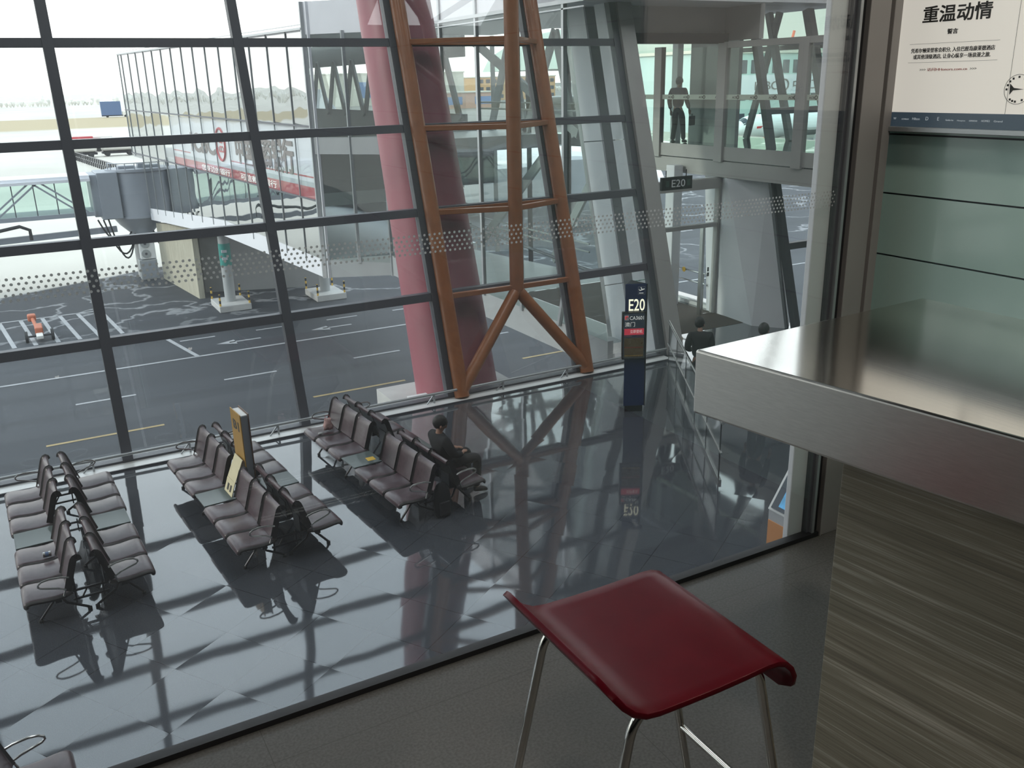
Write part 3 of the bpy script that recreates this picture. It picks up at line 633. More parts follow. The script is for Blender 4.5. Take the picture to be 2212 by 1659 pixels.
# things left on and between the benches
t = thing('drink_can', 'small silver and blue can lying on a leather seat at the picture edge', 'can', (-.36, 11.72, .435))
build('body', MB().tube([(-.05, 0, .035), (-.045, 0, .035), (.045, 0, .035), (.05, 0, .035)], [.026, .033, .033, .026], 14), SS, t, smooth=True)
build('label_band', MB().tube([(-.02, 0, .035), (.02, 0, .035)], .0337, 14, caps=False), VBLUE, t, smooth=True)
t = thing('signpost', 'tall thin ochre and grey signpost standing between two bench rows', 'sign', (2.345, 12.48, 0), R(4.8))
build('core', MB().box((-.050, -.20, .03), (.055, .20, 1.60)), BRIDGE, t, bevel=.003)
build('top_cap', MB().box((-.050, -.195, 1.60), (.055, .195, 1.612)), WHITE, t)
build('ochre_panel', MB().box((-.064, -.225, .45), (-.050, .225, 1.635)), GOLD, t, bevel=.003)
build('back_panel', MB().box((.055, -.225, .45), (.069, .225, 1.635)), pm('brown_panel', (.11, .055, .03), .45), t, bevel=.003)
build('foot_plate', MB().box((-.07, -.22, 0), (.07, .05, .03)), DKMETAL, t, bevel=.005)
tx = text('lettering', 'B1', .19, (0, 0, 0), (0, -1, 0), (0, 0, 1), TEXTDK, None, bold=.03, width=.26)
tx.parent = t; tx.location = (-.0655, .14, 1.36)
t = thing('notice_board', 'cream notice card in two leaves propped between table and ochre signpost', 'notice', (2.035, 12.42, .43), R(4.8))
def leafq(x0, z0, x1, z1, y0=-.17, y1=.17): return MB().hexa([(x0, y0, z0), (x0, y1, z0), (x0 + .01, y1, z0), (x0 + .01, y0, z0), (x1, y0, z1), (x1, y1, z1), (x1 + .01, y1, z1), (x1 + .01, y0, z1)])
build('upper_leaf', leafq(.075, .205, .215, .52), PAPER, t)
lf = build('lower_leaf', leafq(.0, .0, .07, .20), PAPER, t)
for y0, y1 in ((-.09, -.04), (.02, .08)):
    build('picture_mark', leafq(.010, .045, .042, .135, y0, y1), TEXTDK, lf)
t = tag(build('sticker', MB().box((4.20, 12.46, .4245), (4.33, 12.60, .4265)), YELLOW), 'yellow sticker on the bench table of the group where the man sits', 'sticker')
t = thing('paper_bag', 'small crumpled red and white bag at the window end of a leather bench', 'bag', (4.07, 14.04, .462))
mb = MB(); secs = []
for z, a in ((0, .075), (.05, .085), (.11, .07), (.16, .055), (.19, .06)):
    secs.append([(a * (1 + .18 * math.sin(3 * k + z * 40)) * math.cos(2 * math.pi * k / 10), .6 * a * (1 + .2 * math.cos(5 * k + z * 30)) * math.sin(2 * math.pi * k / 10), z + .01 * math.sin(k * 2.1)) for k in range(10)])
build('body', mb.loft(secs), pm('bag_paper', (.55, .36, .34), .7, var=.5, scale=14), t, smooth='all')
build('handle', MB().tube([(-.04, 0, .18), (-.03, 0, .25), (.03, 0, .25), (.04, 0, .18)], .004, 6), SIGNRED, t, smooth=True)
t = thing('crumpled_wrapper', 'small clear wrapper lying on the seat beside the red and white bag', 'wrapper', (3.90, 13.93, .440))
build('body', MB().ball((0, 0, .02), .05, 8, 6, sc_=(1, .8, .35)), pm('clear_wrap', (.30, .30, .30), .15), t)
t = thing('backpack', 'black backpack standing on the floor between the row ends near the seated man', 'bag', (4.747, 10.915, 0), R(4.9))
secs = []
for z, a, b in ((0, .11, .055), (.04, .125, .07), (.25, .13, .075), (.42, .115, .065), (.50, .08, .045), (.53, .04, .02)):
    secs.append([(a * math.copysign(abs(math.cos(q)) ** .6, math.cos(q)), b * math.copysign(abs(math.sin(q)) ** .6, math.sin(q)), z) for q in [2 * math.pi * k / 16 for k in range(16)]])
build('body', MB().loft(secs), CLOTHDK, t, smooth='all')
build('pocket', MB().box((-.085, -.095, .05), (.085, -.06, .26)), CLOTHGREY, t, bevel=.015)
for x in (-.05, .05): build('strap', MB().tube([(x, .03, .47), (x * 1.1, .085, .36), (x * 1.2, .095, .2), (x * 1.1, .06, .08)], .011, 6), CLOTHGREY, t, smooth=True)

# ---- gate sign tower
A = Vector((9.504, 13.045, 0)); B = Vector((9.867, 12.874, 0)); D = (B - A).normalized(); NF = Vector((D.y, -D.x, 0))     # NF points to the viewer
tw = thing('gate_sign_tower', 'navy three-sided gate sign tower with lit E20 and a departures screen', 'sign', ((A.x + B.x) / 2, (A.y + B.y) / 2, 0))
Ap = A + D * .17 - NF * .36
tri = lambda s: [tuple((A + B + Ap) / 3 + (q - (A + B + Ap) / 3) * s)[:2] for q in (A, B, Ap)]
build('plinth', MB().prism(tri(.86), 0, .12), DKMETAL, tw, world=True)
build('column_body', MB().prism(tri(1), .12, 2.47), BLUE, tw, world=True, bevel=.006)
build('top_cap', MB().prism(tri(.9), 2.47, 2.475), SIGNBLK, tw, world=True)
build('edge_strip', MB().tube([B + NF * .004 + Vector((0, 0, .12)), B + NF * .004 + Vector((0, 0, 2.47))], .012, 6), SIGNBLK, tw, world=True)
def on(p, x, z, d=.004): return p + D * x + NF * d + Vector((0, 0, z))
text('lettering', 'E20', .31, on(A, .055, 1.975), D, UP, TEXTLIT, tw, bold=.006, width=.295)
ic = build('pictogram', MB().bar(on(A, .255, 2.30), on(A, .335, 2.30), .004, .012, up=UP).bar(on(A, .262, 2.345), on(A, .352, 2.375), .004, .016, up=UP).bar(on(A, .31, 2.362), on(A, .285, 2.405), .004, .014, up=UP).bar(on(A, .262, 2.35), on(A, .25, 2.375), .004, .010, up=UP), TEXTW, tw, world=True)
mb = MB()
for (x0, z0), (x1, z1) in (((.235, 2.275), (.365, 2.275)), ((.365, 2.275), (.365, 2.415)), ((.365, 2.415), (.235, 2.415)), ((.235, 2.415), (.235, 2.275))):
    mb.tube([on(A, x0, z0), on(A, x1, z1)], .0022, 4)
build('pictogram_border', mb, SIGNGREY, tw, world=True)
S0 = A - D * .055
def slab(x0, x1, z0, z1, d0, d1):
    p = [S0 + D * x + NF * d for x, d in ((x0, d0), (x1, d0), (x1, d1), (x0, d1))]
    return MB().prism([(q.x, q.y) for q in p], z0, z1)
dsp = build('display', slab(0, .43, 1.065, 1.965, -.01, .075), SIGNBLK, tw, world=True, bevel=.005)
build('screen', slab(.022, .408, 1.09, 1.94, .075, .078), SCREEN, dsp, world=True)
e = .080
build('logo_tile', slab(.035, .115, 1.815, 1.910, .077, .0795), SIGNWHITE, dsp, world=True)
mb = MB(); q0 = S0 + D * .075 + NF * .081
for k, (r0, a0) in enumerate(((.030, 30), (.020, 10))):
    mb.tube([q0 + D * (r0 * math.cos(R(a0 + s * 24))) + Vector((0, 0, 1.862 + r0 * math.sin(R(a0 + s * 24)))) for s in range(11)], .006, 5)
build('logo_mark', mb, pm('logo_red', (.75, .07, .08), .4, emit=(.8, .1, .1), es=.3), dsp, world=True)
def stext(s, x, z, size, width, mat=TEXTW, bold=0): text('lettering', s, size, tuple(S0 + D * x + NF * .0805 + Vector((0, 0, z))), D, UP, mat, dsp, 'LEFT', bold, .0006, width)
stext('CA3601', .128, 1.822, .098, .26, bold=.002)
stext('澳门', .040, 1.70, .095, .185)
build('boarding_bar', slab(.035, .400, 1.535, 1.655, .077, .0795), SCREENRED, dsp, world=True)
stext('立即登机', .14, 1.575, .066, .225)
stext('请您登机 登机口', .035, 1.505, .022, .145, SIGNRED); stext('Now Boarding', .265, 1.505, .022, .13, SIGNRED)
build('screen_picture', slab(.035, .400, 1.105, 1.48, .077, .0785), SCRPIC, dsp, world=True)
build('screen_stripe', slab(.045, .39, 1.29, 1.30, .078, .079), SIGNRED, dsp, world=True)
build('screen_caption', slab(.045, .39, 1.135, 1.142, .078, .079), YELLOW, dsp, world=True)

# ---- glass balustrade beside the gate sign
ra = Vector((12.05, 14.92, 0)); rb = Vector((8.9, 9.65, 0)); rd = (rb - ra).normalized(); rn = Vector((-rd.y, rd.x, 0))
gr = thing('glass_balustrade', 'glass balustrade with two steel rails beside the gate sign tower', 'railing', tuple((ra + rb) / 2))
Lr = (rb - ra).length
build('handrail', MB().tube([ra + Vector((0, 0, 1.0)), rb + Vector((0, 0, 1.0))], .026, 10), SS, gr, smooth=True, world=True)
build('mid_rail', MB().tube([ra + Vector((0, 0, .5)), rb + Vector((0, 0, .5))], .020, 10), SS, gr, smooth=True, world=True)
for k in range(6):
    p = ra + rd * (.12 + k * (Lr - .24) / 5)
    build('post', MB().bar(p, p + Vector((0, 0, 1.0)), .05, .012, up=tuple(rn)), DKMETAL, gr, world=True)
    if k < 5:
        q = ra + rd * (.12 + (k + 1) * (Lr - .24) / 5); a, b_2 = p + rd * .05, q - rd * .05
        build('glass_panel', MB().prism([tuple((a + rn * .006))[:2], tuple((b_2 + rn * .006))[:2], tuple((b_2 - rn * .006))[:2], tuple((a - rn * .006))[:2]], .06, .93), G_CLEAR, gr, world=True)
build('base_shoe', MB().bar(ra + Vector((0, 0, .03)), rb + Vector((0, 0, .03)), .05, .06), SS, gr, world=True)

# ---- self-service machine below the gallery
kz = thing('service_kiosk', 'white and orange self-service machine with a sloping screen behind the white post', 'kiosk', (7.66, 7.40, 0))
build('cabinet', MB().box((7.66, 7.40, 0), (8.26, 7.90, .86)), pm('kiosk_grey', (.55, .56, .58), .35), kz, world=True, bevel=.015)
build('front_panel', MB().box((7.675, 7.388, .06), (8.245, 7.40, .72)), pm('kiosk_orange', (.72, .33, .14), .4), kz, world=True, bevel=.003)
build('screen_hood', MB().hexa([(7.66, 7.38, .86), (8.26, 7.38, .86), (8.26, 7.92, .86), (7.66, 7.92, .86), (7.66, 7.70, 1.36), (8.26, 7.70, 1.36), (8.26, 7.92, 1.36), (7.66, 7.92, 1.36)]), WHITE, kz, world=True, bevel=.012)
sl = Vector((0, .32, .50)).normalized(); nrm = Vector((0, -.50, .32)).normalized()
p = Vector((7.72, 7.385, .90)) + nrm * .012
scn = build('screen', MB().hexa([p, p + Vector((.48, 0, 0)), p + Vector((.48, 0, 0)) - nrm * .02, p - nrm * .02, p + sl * .46, p + Vector((.48, 0, 0)) + sl * .46, p + Vector((.48, 0, 0)) + sl * .46 - nrm * .02, p + sl * .46 - nrm * .02]), SCREEN, kz, world=True)
p2 = p + nrm * .002 + Vector((.10, 0, 0)) + sl * .05
build('screen_image', MB().add([p2, p2 + Vector((.34, 0, 0)), p2 + Vector((.34, 0, 0)) + sl * .3, p2 + sl * .3], [(0, 1, 2, 3)]), pm('kiosk_picture', (.05, .25, .5), .2, emit=(.10, .35, .60), es=.5, var=.5, scale=9), kz, world=True)
build('card_slot', MB().box((7.80, 7.38, .33), (8.05, 7.389, .40)), SIGNBLK, kz, world=True)
build('front_mark', MB().box((7.80, 7.384, .14), (8.0, 7.389, .24)), pm('kiosk_blue', (.12, .12, .5), .4), kz, world=True)

kz.location = (7.65, 7.39, 0); kz.rotation_euler = (0, 0, R(-90))

# ================================================================== PEOPLE
def skin_obj(name, chains, mat, parent, sub=2, root=0):
    """chains: list of lists of (point, radius[, radius2]); first points that coincide are merged into one connected skeleton"""
    vs, es, rs = [], [], []
    def vid(p, r):
        for i, q in enumerate(vs):
            if (q - Vector(p)).length < 1e-4: return i
        vs.append(Vector(p)); rs.append(r if hasattr(r, '__len__') else (r, r)); return len(vs) - 1
    for ch in chains:
        ids = [vid(c[0], c[1]) for c in ch]
        es += [(a, b) for a, b in zip(ids, ids[1:])]
    me = bpy.data.meshes.new(name); me.from_pydata(vs, es, [])
    o = bpy.data.objects.new(name, me); C.objects.link(o)
    sk = o.modifiers.new('skin', 'SKIN'); sk.use_smooth_shade = True; sk.branch_smoothing = .6
    if not me.skin_vertices:
        o_ = me.attributes
    lay = me.skin_vertices[0].data if me.skin_vertices else None
    if lay is None:
        bpy.context.view_layer.objects.active = o; bpy.ops.mesh.customdata_skin_add(); lay = me.skin_vertices[0].data
    for d, r in zip(lay, rs): d.radius = r
    for i, d in enumerate(lay): d.use_root = (i == root)
    sb = o.modifiers.new('sub', 'SUBSURF'); sb.levels = sub; sb.render_levels = sub
    dg = bpy.context.evaluated_depsgraph_get(); m2 = bpy.data.meshes.new_from_object(o.evaluated_get(dg))
    bpy.data.objects.remove(o); bpy.data.meshes.remove(me)
    m2.materials.clear(); m2.materials.append(mat); m2.name = name
    for p in m2.polygons: p.use_smooth = True
    r = bpy.data.objects.new(name, m2); C.objects.link(r); r.parent = parent
    return r
def person(label, loc, rz, J, cloth, trous, hair_long=False, bag=None):
    """J: joint positions in the person's own frame (x right, y forward, z up)"""
    t = thing('person', label, 'person', loc, rz)
    V = {k: Vector(v) for k, v in J.items()}
    mid = lambda a, b, f=.5: V[a].lerp(V[b], f)
    hd = V['head']; nk = V['neck']; fwd = V.get('face', Vector((0, 1, 0)))
    sp = V['pelvis'].lerp(V['chest'], .5)
    ch = [[(V['pelvis'], (.085, .07)), (sp, (.085, .07)), (V['chest'], (.09, .07)), (nk, .052), (nk.lerp(hd, .45) + fwd * .012, .062), (hd - Vector((0, 0, .035)) + fwd * .015, (.074, .082)), (hd + Vector((0, 0, .03)), (.080, .096)), (hd + Vector((0, 0, .085)) - fwd * .008, (.058, .07))],
          [(hd - Vector((0, 0, .035)) + fwd * .015, (.074, .082)), (hd + fwd * .105 - Vector((0, 0, .03)), .014)]]
    for s in 'lr':
        ch.append([(V['chest'], (.09, .07)), (V['sho_' + s], .042), (V['elb_' + s], .040), (V['wri_' + s], .027), (V['hand_' + s], (.036, .018))])
        h = V['hand_' + s]; d = (h - V['wri_' + s]).normalized(); sd = d.cross(Vector((0, 0, 1)) if abs(d.z) < .8 else Vector((0, 1, 0))).normalized()
        for k, ln in ((-1.5, .060), (-.5, .072), (.5, .068), (1.5, .052)):
            b0 = h + sd * k * .017 + d * .03; ch.append([(h, (.036, .018)), (b0, .009), (b0 + d * ln * .5, .0085), (b0 + d * ln + Vector((0, 0, -.014)), .0075)])
        th = h + sd * .035 - d * .01; ch.append([(h, (.036, .018)), (th, .010), (th + d * .04 + sd * .008, .009)])
        ch.append([(V['pelvis'], (.085, .07)), (V['hip_' + s], .060), (mid('hip_' + s, 'kne_' + s), .058), (V['kne_' + s], .046), (mid('kne_' + s, 'ank_' + s, .35), .044), (V['ank_' + s], .028), (V['toe_' + s], .020)])
    skin_obj('body', ch, SKIN, t)
    jk = [[(V['pelvis'] - Vector((0, 0, .05)), (.178, .145)), (sp, (.180, .142)), (V['chest'], (.180, .142)), (nk - Vector((0, 0, .02)), .085)]]
    for s in 'lr':
        jk.append([(V['chest'], (.180, .142)), (V['sho_' + s], .092), (mid('sho_' + s, 'elb_' + s), .080), (V['elb_' + s], .068), (V['wri_' + s], .052)])
    skin_obj('jacket', jk, cloth, t)
    tr = [[(V['pelvis'] + Vector((0, 0, .03)), (.150, .12)), (V['pelvis'] - Vector((0, 0, .02)), (.16, .135))]]
    for s in 'lr':
        tr.append([(V['pelvis'] - Vector((0, 0, .02)), (.16, .135)), (V['hip_' + s], .112), (mid('hip_' + s, 'kne_' + s), .096), (V['kne_' + s], .080), (mid('kne_' + s, 'ank_' + s), .072), (V['ank_' + s] + Vector((0, 0, .0)), .066)])
    skin_obj('trousers', tr, trous, t)
    for s in 'lr':
        a, b = V['ank_' + s], V['toe_' + s]
        skin_obj('shoe', [[(a + (a - b) * .35 - Vector((0, 0, .035)), (.042, .044)), (a.lerp(b, .4) - Vector((0, 0, .02)), (.050, .05)), (b - Vector((0, 0, .015)), (.048, .038)), (b + (b - a) * .25 - Vector((0, 0, .028)), (.026, .018))]], RUBBER, t)
    mb = MB(); n = 18; secs = []
    for k in range(7):      # cap of hair over the back, sides and top of the head
        a = k / 6 * (R(112)); secs.append([])
        for j in range(n):
            q = 2 * math.pi * j / n; back = -math.cos(q)
            aa = a * (1.0 + .22 * back); rr = 1.0
            x = .098 * math.sin(aa) * math.sin(q); y = .117 * math.sin(aa) * math.cos(q); z = .122 * math.cos(aa)
            f = fwd.normalized(); rt = Vector((f.y, -f.x, 0))
            secs[-1].append(hd + rt * x + f * (y - .004) + Vector((0, 0, z + .022)))
    secs[0] = [secs[0][0].lerp(hd + Vector((0, 0, .144)), 1) + (s_ - secs[0][0]) * .001 for s_ in secs[0]]
    build('hair', mb.loft(secs), HAIR, t, smooth='all')
    f = fwd.normalized(); rt = Vector((f.y, -f.x, 0))
    for s in (-1, 1):
        build('ear', MB().ball(tuple(hd + rt * s * .086 - Vector((0, 0, .02)) - f * .005), .030, 8, 6, sc_=(.45, .7, 1)), SKIN, t, smooth='all')
        build('eye', MB().ball(tuple(hd + rt * s * .032 + f * .088 + Vector((0, 0, .0))), .010, 8, 6), HAIR, t, smooth='all')
    build('mouth', MB().ball(tuple(hd + f * .080 - Vector((0, 0, .066))), .017, 8, 6, sc_=(1, .4, .22)), pm('lip', (.30, .10, .09), .5), t, smooth='all')
    return t
stand = dict(pelvis=(0, 0, .95), chest=(0, .0, 1.30), neck=(0, .01, 1.47), head=(0, .035, 1.59), sho_l=(-.19, -.01, 1.40), sho_r=(.19, -.01, 1.40),
             elb_l=(-.25, -.03, 1.12), elb_r=(.25, -.03, 1.12), wri_l=(-.25, .07, .90), wri_r=(.25, .07, .90), hand_l=(-.25, .10, .82), hand_r=(.25, .10, .82),
             hip_l=(-.09, 0, .90), hip_r=(.09, 0, .90), kne_l=(-.10, .03, .50), kne_r=(.10, .03, .50), ank_l=(-.10, -.02, .08), ank_r=(.10, -.02, .08), toe_l=(-.12, .13, .05), toe_r=(.12, .13, .05))
# seated man on the third bench group, seen from behind, leaning back with a turned-away head
sit = dict(pelvis=(0, .42, .57), chest=(.0, .31, .88), neck=(0, .32, 1.05), head=(.0, .35, 1.165), face=(.35, .93, -.1), sho_l=(-.20, .30, .98), sho_r=(.20, .30, .98),
           elb_l=(-.27, .40, .74), elb_r=(.27, .40, .74), wri_l=(-.17, .60, .68), wri_r=(.16, .60, .68), hand_l=(-.12, .67, .675), hand_r=(.10, .67, .68),
           hip_l=(-.09, .45, .54), hip_r=(.09, .45, .54), kne_l=(-.15, .88, .56), kne_r=(.15, .88, .56), ank_l=(-.14, .84, .055), ank_r=(.14, .84, .055), toe_l=(-.16, .99, .015), toe_r=(.16, .99, .015))
person('man in black jacket sitting on a leather bench seat, seen from behind', (4.66, 11.40, .055), R(4.9 - 90), sit, CLOTHDK, CLOTHGREY)
s2 = dict(stand); s2.update(chest=(0, .04, 1.29), neck=(0, .09, 1.45), head=(0, .15, 1.56), elb_l=(-.23, .06, 1.10), elb_r=(.23, .06, 1.10), wri_l=(-.13, .24, 1.02), wri_r=(.12, .24, 1.02), hand_l=(-.07, .30, 1.03), hand_r=(.05, .30, 1.05), face=(.5, .86, -.1))
person('person in black coat standing with bowed head behind the glass balustrade', (10.99, 12.66, 0), R(-32), s2, CLOTHDK, CLOTHDK)
person('person with dark hair almost hidden behind the bar counter edge', (11.63, 11.70, 0), R(-70), dict(stand), CLOTHGREY, CLOTHDK)
s3 = dict(stand); s3.update(kne_l=(-.10, .05, .50), ank_l=(-.11, -.06, .08), toe_l=(-.12, .09, .05), kne_r=(.10, .12, .51), ank_r=(.11, .18, .08), toe_r=(.12, .33, .05), wri_r=(.26, .12, .92), hand_r=(.26, .16, .85), face=(.2, .98, 0))
up = person('person in dark blue suit walking along the upper walkway with a black case', (16.25, 20.05, 4.30), R(-62), s3, CLOTHNAVY, CLOTHDK)
t = thing('briefcase', 'small black case held by the person on the upper walkway', 'bag', (16.25, 20.05, 4.30), R(-62))
build('body', MB().box((.31, .02, .47), (.36, .36, .71)), CLOTHDK, t, bevel=.012)
build('handle', MB().tube([(.335, .14, .71), (.335, .15, .76), (.335, .21, .76), (.335, .22, .71)], .008, 6), CLOTHDK, t, smooth=True)
s4 = dict(stand)
person('person farther back on the upper floor, dark head beside the tall walkway post', (17.6, 24.2, 4.30), R(-80), s4, CLOTHDK, CLOTHDK)
person('person farther back on the upper floor, head showing beside the leaning grey end post', (17.2, 25.6, 4.30), R(-80), s4, CLOTHGREY, CLOTHDK)

# ================================================================== GATE: lower door, fin, upper walkway
t = thing('gate_door', 'glass entrance to the boarding bridge under the walkway, grey frame', 'door', (14.5, 18.0, 0))
build('post', MB().box((15.50, 17.94, 0), (15.575, 18.06, 2.33)), SS, t, world=True, bevel=.004)
build('jamb', MB().box((15.95, 17.92, 0), (16.03, 18.08, 3.56)), BEIGE_GREY, t, world=True, bevel=.004)
build('jamb', MB().box((12.95, 17.92, 0), (13.05, 18.08, 3.56)), BEIGE_GREY, t, world=True, bevel=.004)
build('transom', MB().box((13.05, 17.93, 2.32), (15.95, 18.07, 2.42)), BEIGE_GREY, t, world=True)
build('header', MB().box((12.95, 17.9, 3.30), (16.03, 18.1, 3.56)), BEIGE_GREY, t, world=True)
build('over_panel', MB().box((13.05, 17.99, 2.42), (15.95, 18.01, 3.30)), G_CLEAR, t, world=True)
for x0, x1 in ((15.58, 15.945), (13.06, 14.0)):
    lf = build('glass_leaf', MB().box((x0, 17.99, .02), (x1, 18.01, 2.31)), G_CLEAR, t, world=True)
    build('pull_plate', MB().box(((x0 + x1) / 2 - .02, 17.975, 1.02), ((x0 + x1) / 2 + .03, 17.99, 1.12)).box(((x0 + x1) / 2 - .02, 17.975, 1.15), ((x0 + x1) / 2 + .02, 17.99, 1.26)), SIGNBLK, lf, world=True)
struct('carpet', MB().box((12.95, 16.75, 0), (16.0, 22.9, .006)), CARPET)
# folded white fin wall to the side of the door, leaning outwards
struct('wall_fin', MB().prism([(16.04, 17.90), (15.90, 16.40), (16.40, 15.75), (16.75, 15.95), (16.75, 18.3), (16.05, 18.3)], 0, 3.57, top=[(16.04, 17.92), (15.90, 17.60), (16.35, 16.62), (16.75, 16.85), (16.75, 18.6), (16.05, 18.6)]), WHITE_CLAD)
struct('trim_5', MB().bar((16.42, 15.72, 0), (16.37, 16.58, 3.57), .05, .10, up=(0, 1, 0)), FRAME)
def fin_pt(f, z):     # point on the narrow fin face, f from door side to crease
    a0, a1 = Vector((16.04, 17.90, 0)), Vector((16.04, 17.92, 3.75)); b0, b1 = Vector((15.90, 16.40, 0)), Vector((15.90, 17.60, 3.75))
    return a0.lerp(a1, z / 3.75).lerp(b0.lerp(b1, z / 3.75), f)
def plate(name, label, f, zs, m=SIGNBLK, wd=.10):
    t = thing(name, label, 'wall plate', tuple(fin_pt(f, zs[0][0])))
    for z0, z1 in zs:
        a, b = fin_pt(f, z0), fin_pt(f, z1); d = (fin_pt(min(1, f + .2), z0) - fin_pt(f - .1, z0)).normalized()
        u = (b - a).normalized(); nn = d.cross(u)
        if nn.x > 0: nn = -nn
        q = [a - d * wd / 2, a + d * wd / 2, b + d * wd / 2, b - d * wd / 2]
        build('plate', MB().hexa([p_ + nn * .002 for p_ in q] + [p_ + nn * .014 for p_ in q]), m, t, world=True)
plate('switch_plate', 'pair of small black plates on the pale fin wall near the door', .28, [(1.0, 1.14), (1.17, 1.30)])
def fin_b(f, z):     # point on the wide folded face of the fin
    a0, a1 = Vector((15.90, 16.40, 0)), Vector((15.90, 17.60, 3.57)); b0, b1 = Vector((16.40, 15.75, 0)), Vector((16.35, 16.62, 3.57))
    return a0.lerp(a1, z / 3.57).lerp(b0.lerp(b1, z / 3.57), f)
t = thing('wall_sign', 'narrow dark green sign strip on the folded fin wall', 'sign', tuple(fin_b(.4, 2.2)))
def fin_strip(f, z0, z1, wd, d0, d1):
    a, b = fin_b(f, z0), fin_b(f, z1); d = (fin_b(f + .2, z0) - fin_b(f - .2, z0)).normalized(); u = (b - a).normalized(); nn = d.cross(u)
    if nn.y > 0: nn = -nn
    q = [a - d * wd / 2, a + d * wd / 2, b + d * wd / 2, b - d * wd / 2]
    return MB().hexa([p_ + nn * d0 for p_ in q] + [p_ + nn * d1 for p_ in q])
build('panel', fin_strip(.42, 2.18, 2.58, .10, .002, .016), pm('dark_green', (.01, .06, .05), .4), t, world=True)
for z in (2.25, 2.40): build('mark', fin_strip(.42, z, z + .09, .05, .017, .019), LEAF, t, world=True)
# hanging gate number sign
t = thing('hanging_sign', 'black hanging E20 sign under the walkway beam', 'sign', (13.8, 17.0, 3.5))
build('panel', MB().box((13.36, 16.97, 3.50), (14.26, 17.05, 3.80)), SIGNBLK, t, world=True, bevel=.004)
text('lettering', 'E20', .245, (13.62, 16.966, 3.565), (1, 0, 0), UP, pm('grey_lettering', (.35, .36, .37), .5, emit=(.3, .32, .33), es=.3), t, bold=0, width=.40)
for x in (13.47, 14.10):
    build('side_mark', MB().box((x, 16.966, 3.58), (x + .10, 16.97, 3.72)), pm('dim_green', (.03, .06, .05), .5), t, world=True)
build('hanger', MB().tube([(13.5, 17.01, 3.8), (13.5, 17.01, 3.95)], .012, 6).tube([(14.1, 17.01, 3.8), (14.1, 17.01, 3.95)], .012, 6), DKMETAL, t, world=True)

# upper walkway crossing towards the gallery
UX = 15.9
wk = thing('walkway', 'grey upper walkway with glass side panels above the gate', 'walkway', (17.4, 16, 3.6))
build('deck', MB().box((16.0, 9.0, 3.95), (19.6, 15.5, 4.30)).box((16.0, 15.5, 3.95), (19.6, 23.0, 4.30)).box((16.55, 23.0, 3.95), (19.6, 27.5, 4.30)), HALLFLOOR, wk, world=True)
build('fascia_beam', MB().box((15.92, 9.0, 3.58), (16.0, 22.9, 3.97)).box((16.0, 9.0, 3.58), (19.6, 22.9, 3.62)), BEIGE_GREY, wk, world=True)
build('fascia_strip', MB().box((15.90, 9.0, 4.00), (15.95, 22.9, 4.33)), BEIGE_GREY, wk, world=True)
for v in (20.46, 17.94, 15.3, 12.6):
    build('post', MB().box((15.84, v - .15, 3.96), (15.99, v + .15, 6.78)), BEIGE_GREY, wk, world=True, bevel=.006)
for a, b in ((22.9, 20.61), (20.31, 18.09), (17.79, 15.45), (15.15, 12.75), (12.45, 9.0)):
    build('glass_panel', MB().box((15.905, b, 4.33), (15.920, a, 6.72)), G_WALK, wk, world=True)
build('canopy', MB().box((16.55, 17.2, 7.66), (19.9, 27.5, 7.9)), WHITE_CLAD, wk, world=True)
build('top_rail', MB().box((15.86, 9.0, 6.66), (15.97, 17.9, 6.80)), BEIGE_GREY, wk, world=True)
build('far_glass', MB().box((19.55, 9.0, 4.33), (19.57, 23.0, 6.72)), G_FAR, wk, world=True)
build('far_rail', MB().box((19.5, 9.0, 6.66), (19.6, 23.0, 6.78)), BEIGE_GREY, wk, world=True)
BANDM = pm('pale_green_film', (.60, .68, .58), .5, var=.03)
bd = build('film_band', MB().box((15.899, 9.0, 5.46), (15.9045, 22.9, 5.58)), BANDM, wk, world=True)
bd2 = build('film_band', MB().box((19.543, 9.0, 5.46), (19.549, 16.8, 5.58)), BANDM, wk, world=True)
for k in range(14):
    v = 21.9 - k * .62
    text('lettering', 'ACB', .075, (15.897, v, 5.49), RD, UP, TEXTDK, bd, width=.15)
    build('ring_mark', MB().tube([(15.897, v - .20 - .035 * math.cos(R(a)), 5.52 + .04 * math.sin(R(a))) for a in range(0, 360, 45)], .010, 5, closed=True), TEXTDK, bd, world=True)

# ================================================================== RED COLUMN, ORANGE TRUSS
def axis(z): return 7.74, 16.74 + .293 * z
mb = MB(); secs = []
for z in (-.3, 0, 4, 8, 12, 17.9):
    u, v = axis(z); r = .88 - .014 * (z)
    secs.append([(u + r * math.cos(2 * math.pi * k / 48), v + r * math.sin(2 * math.pi * k / 48), z) for k in range(48)])
t = thing('red_column', 'huge leaning red column just outside the glass wall', 'column', (7.74, 16.65, -.3))
build('shaft', mb.loft(secs), REDCOL, t, smooth=True, world=True)
struct('wall_pad', MB().box((6.3, 15.96, -5.5), (9.1, 17.75, -.30)), CONC2)
t = thing('drain_box', 'small white box at the foot of the red column behind the glass', 'box', (6.6, 16.1, -.30))
build('body', MB().box((6.40, 15.98, -.30), (6.80, 16.2, -.06)), WHITE, t, world=True, bevel=.01)
build('lid', MB().box((6.39, 15.97, -.06), (6.81, 16.21, -.03)), WHITE, t, world=True)
orr = thing('orange_truss', 'orange tube truss standing inside the glass wall in front of the red column', 'truss', (8.7, 15.6, 0))
def ax1(u, z, d=.22): return Vector((u, wv(z, d), z))
X2, Y2 = 8.88, 15.98
top = 17.6
build('chord', MB().tube([ax1(7.27, .02, .22), ax1(7.27, top)], .15, 20), ORANGE, orr, smooth=True, world=True)
build('chord', MB().tube([ax1(10.27, .02, .22), ax1(10.27, top)], .15, 20), ORANGE, orr, smooth=True, world=True)
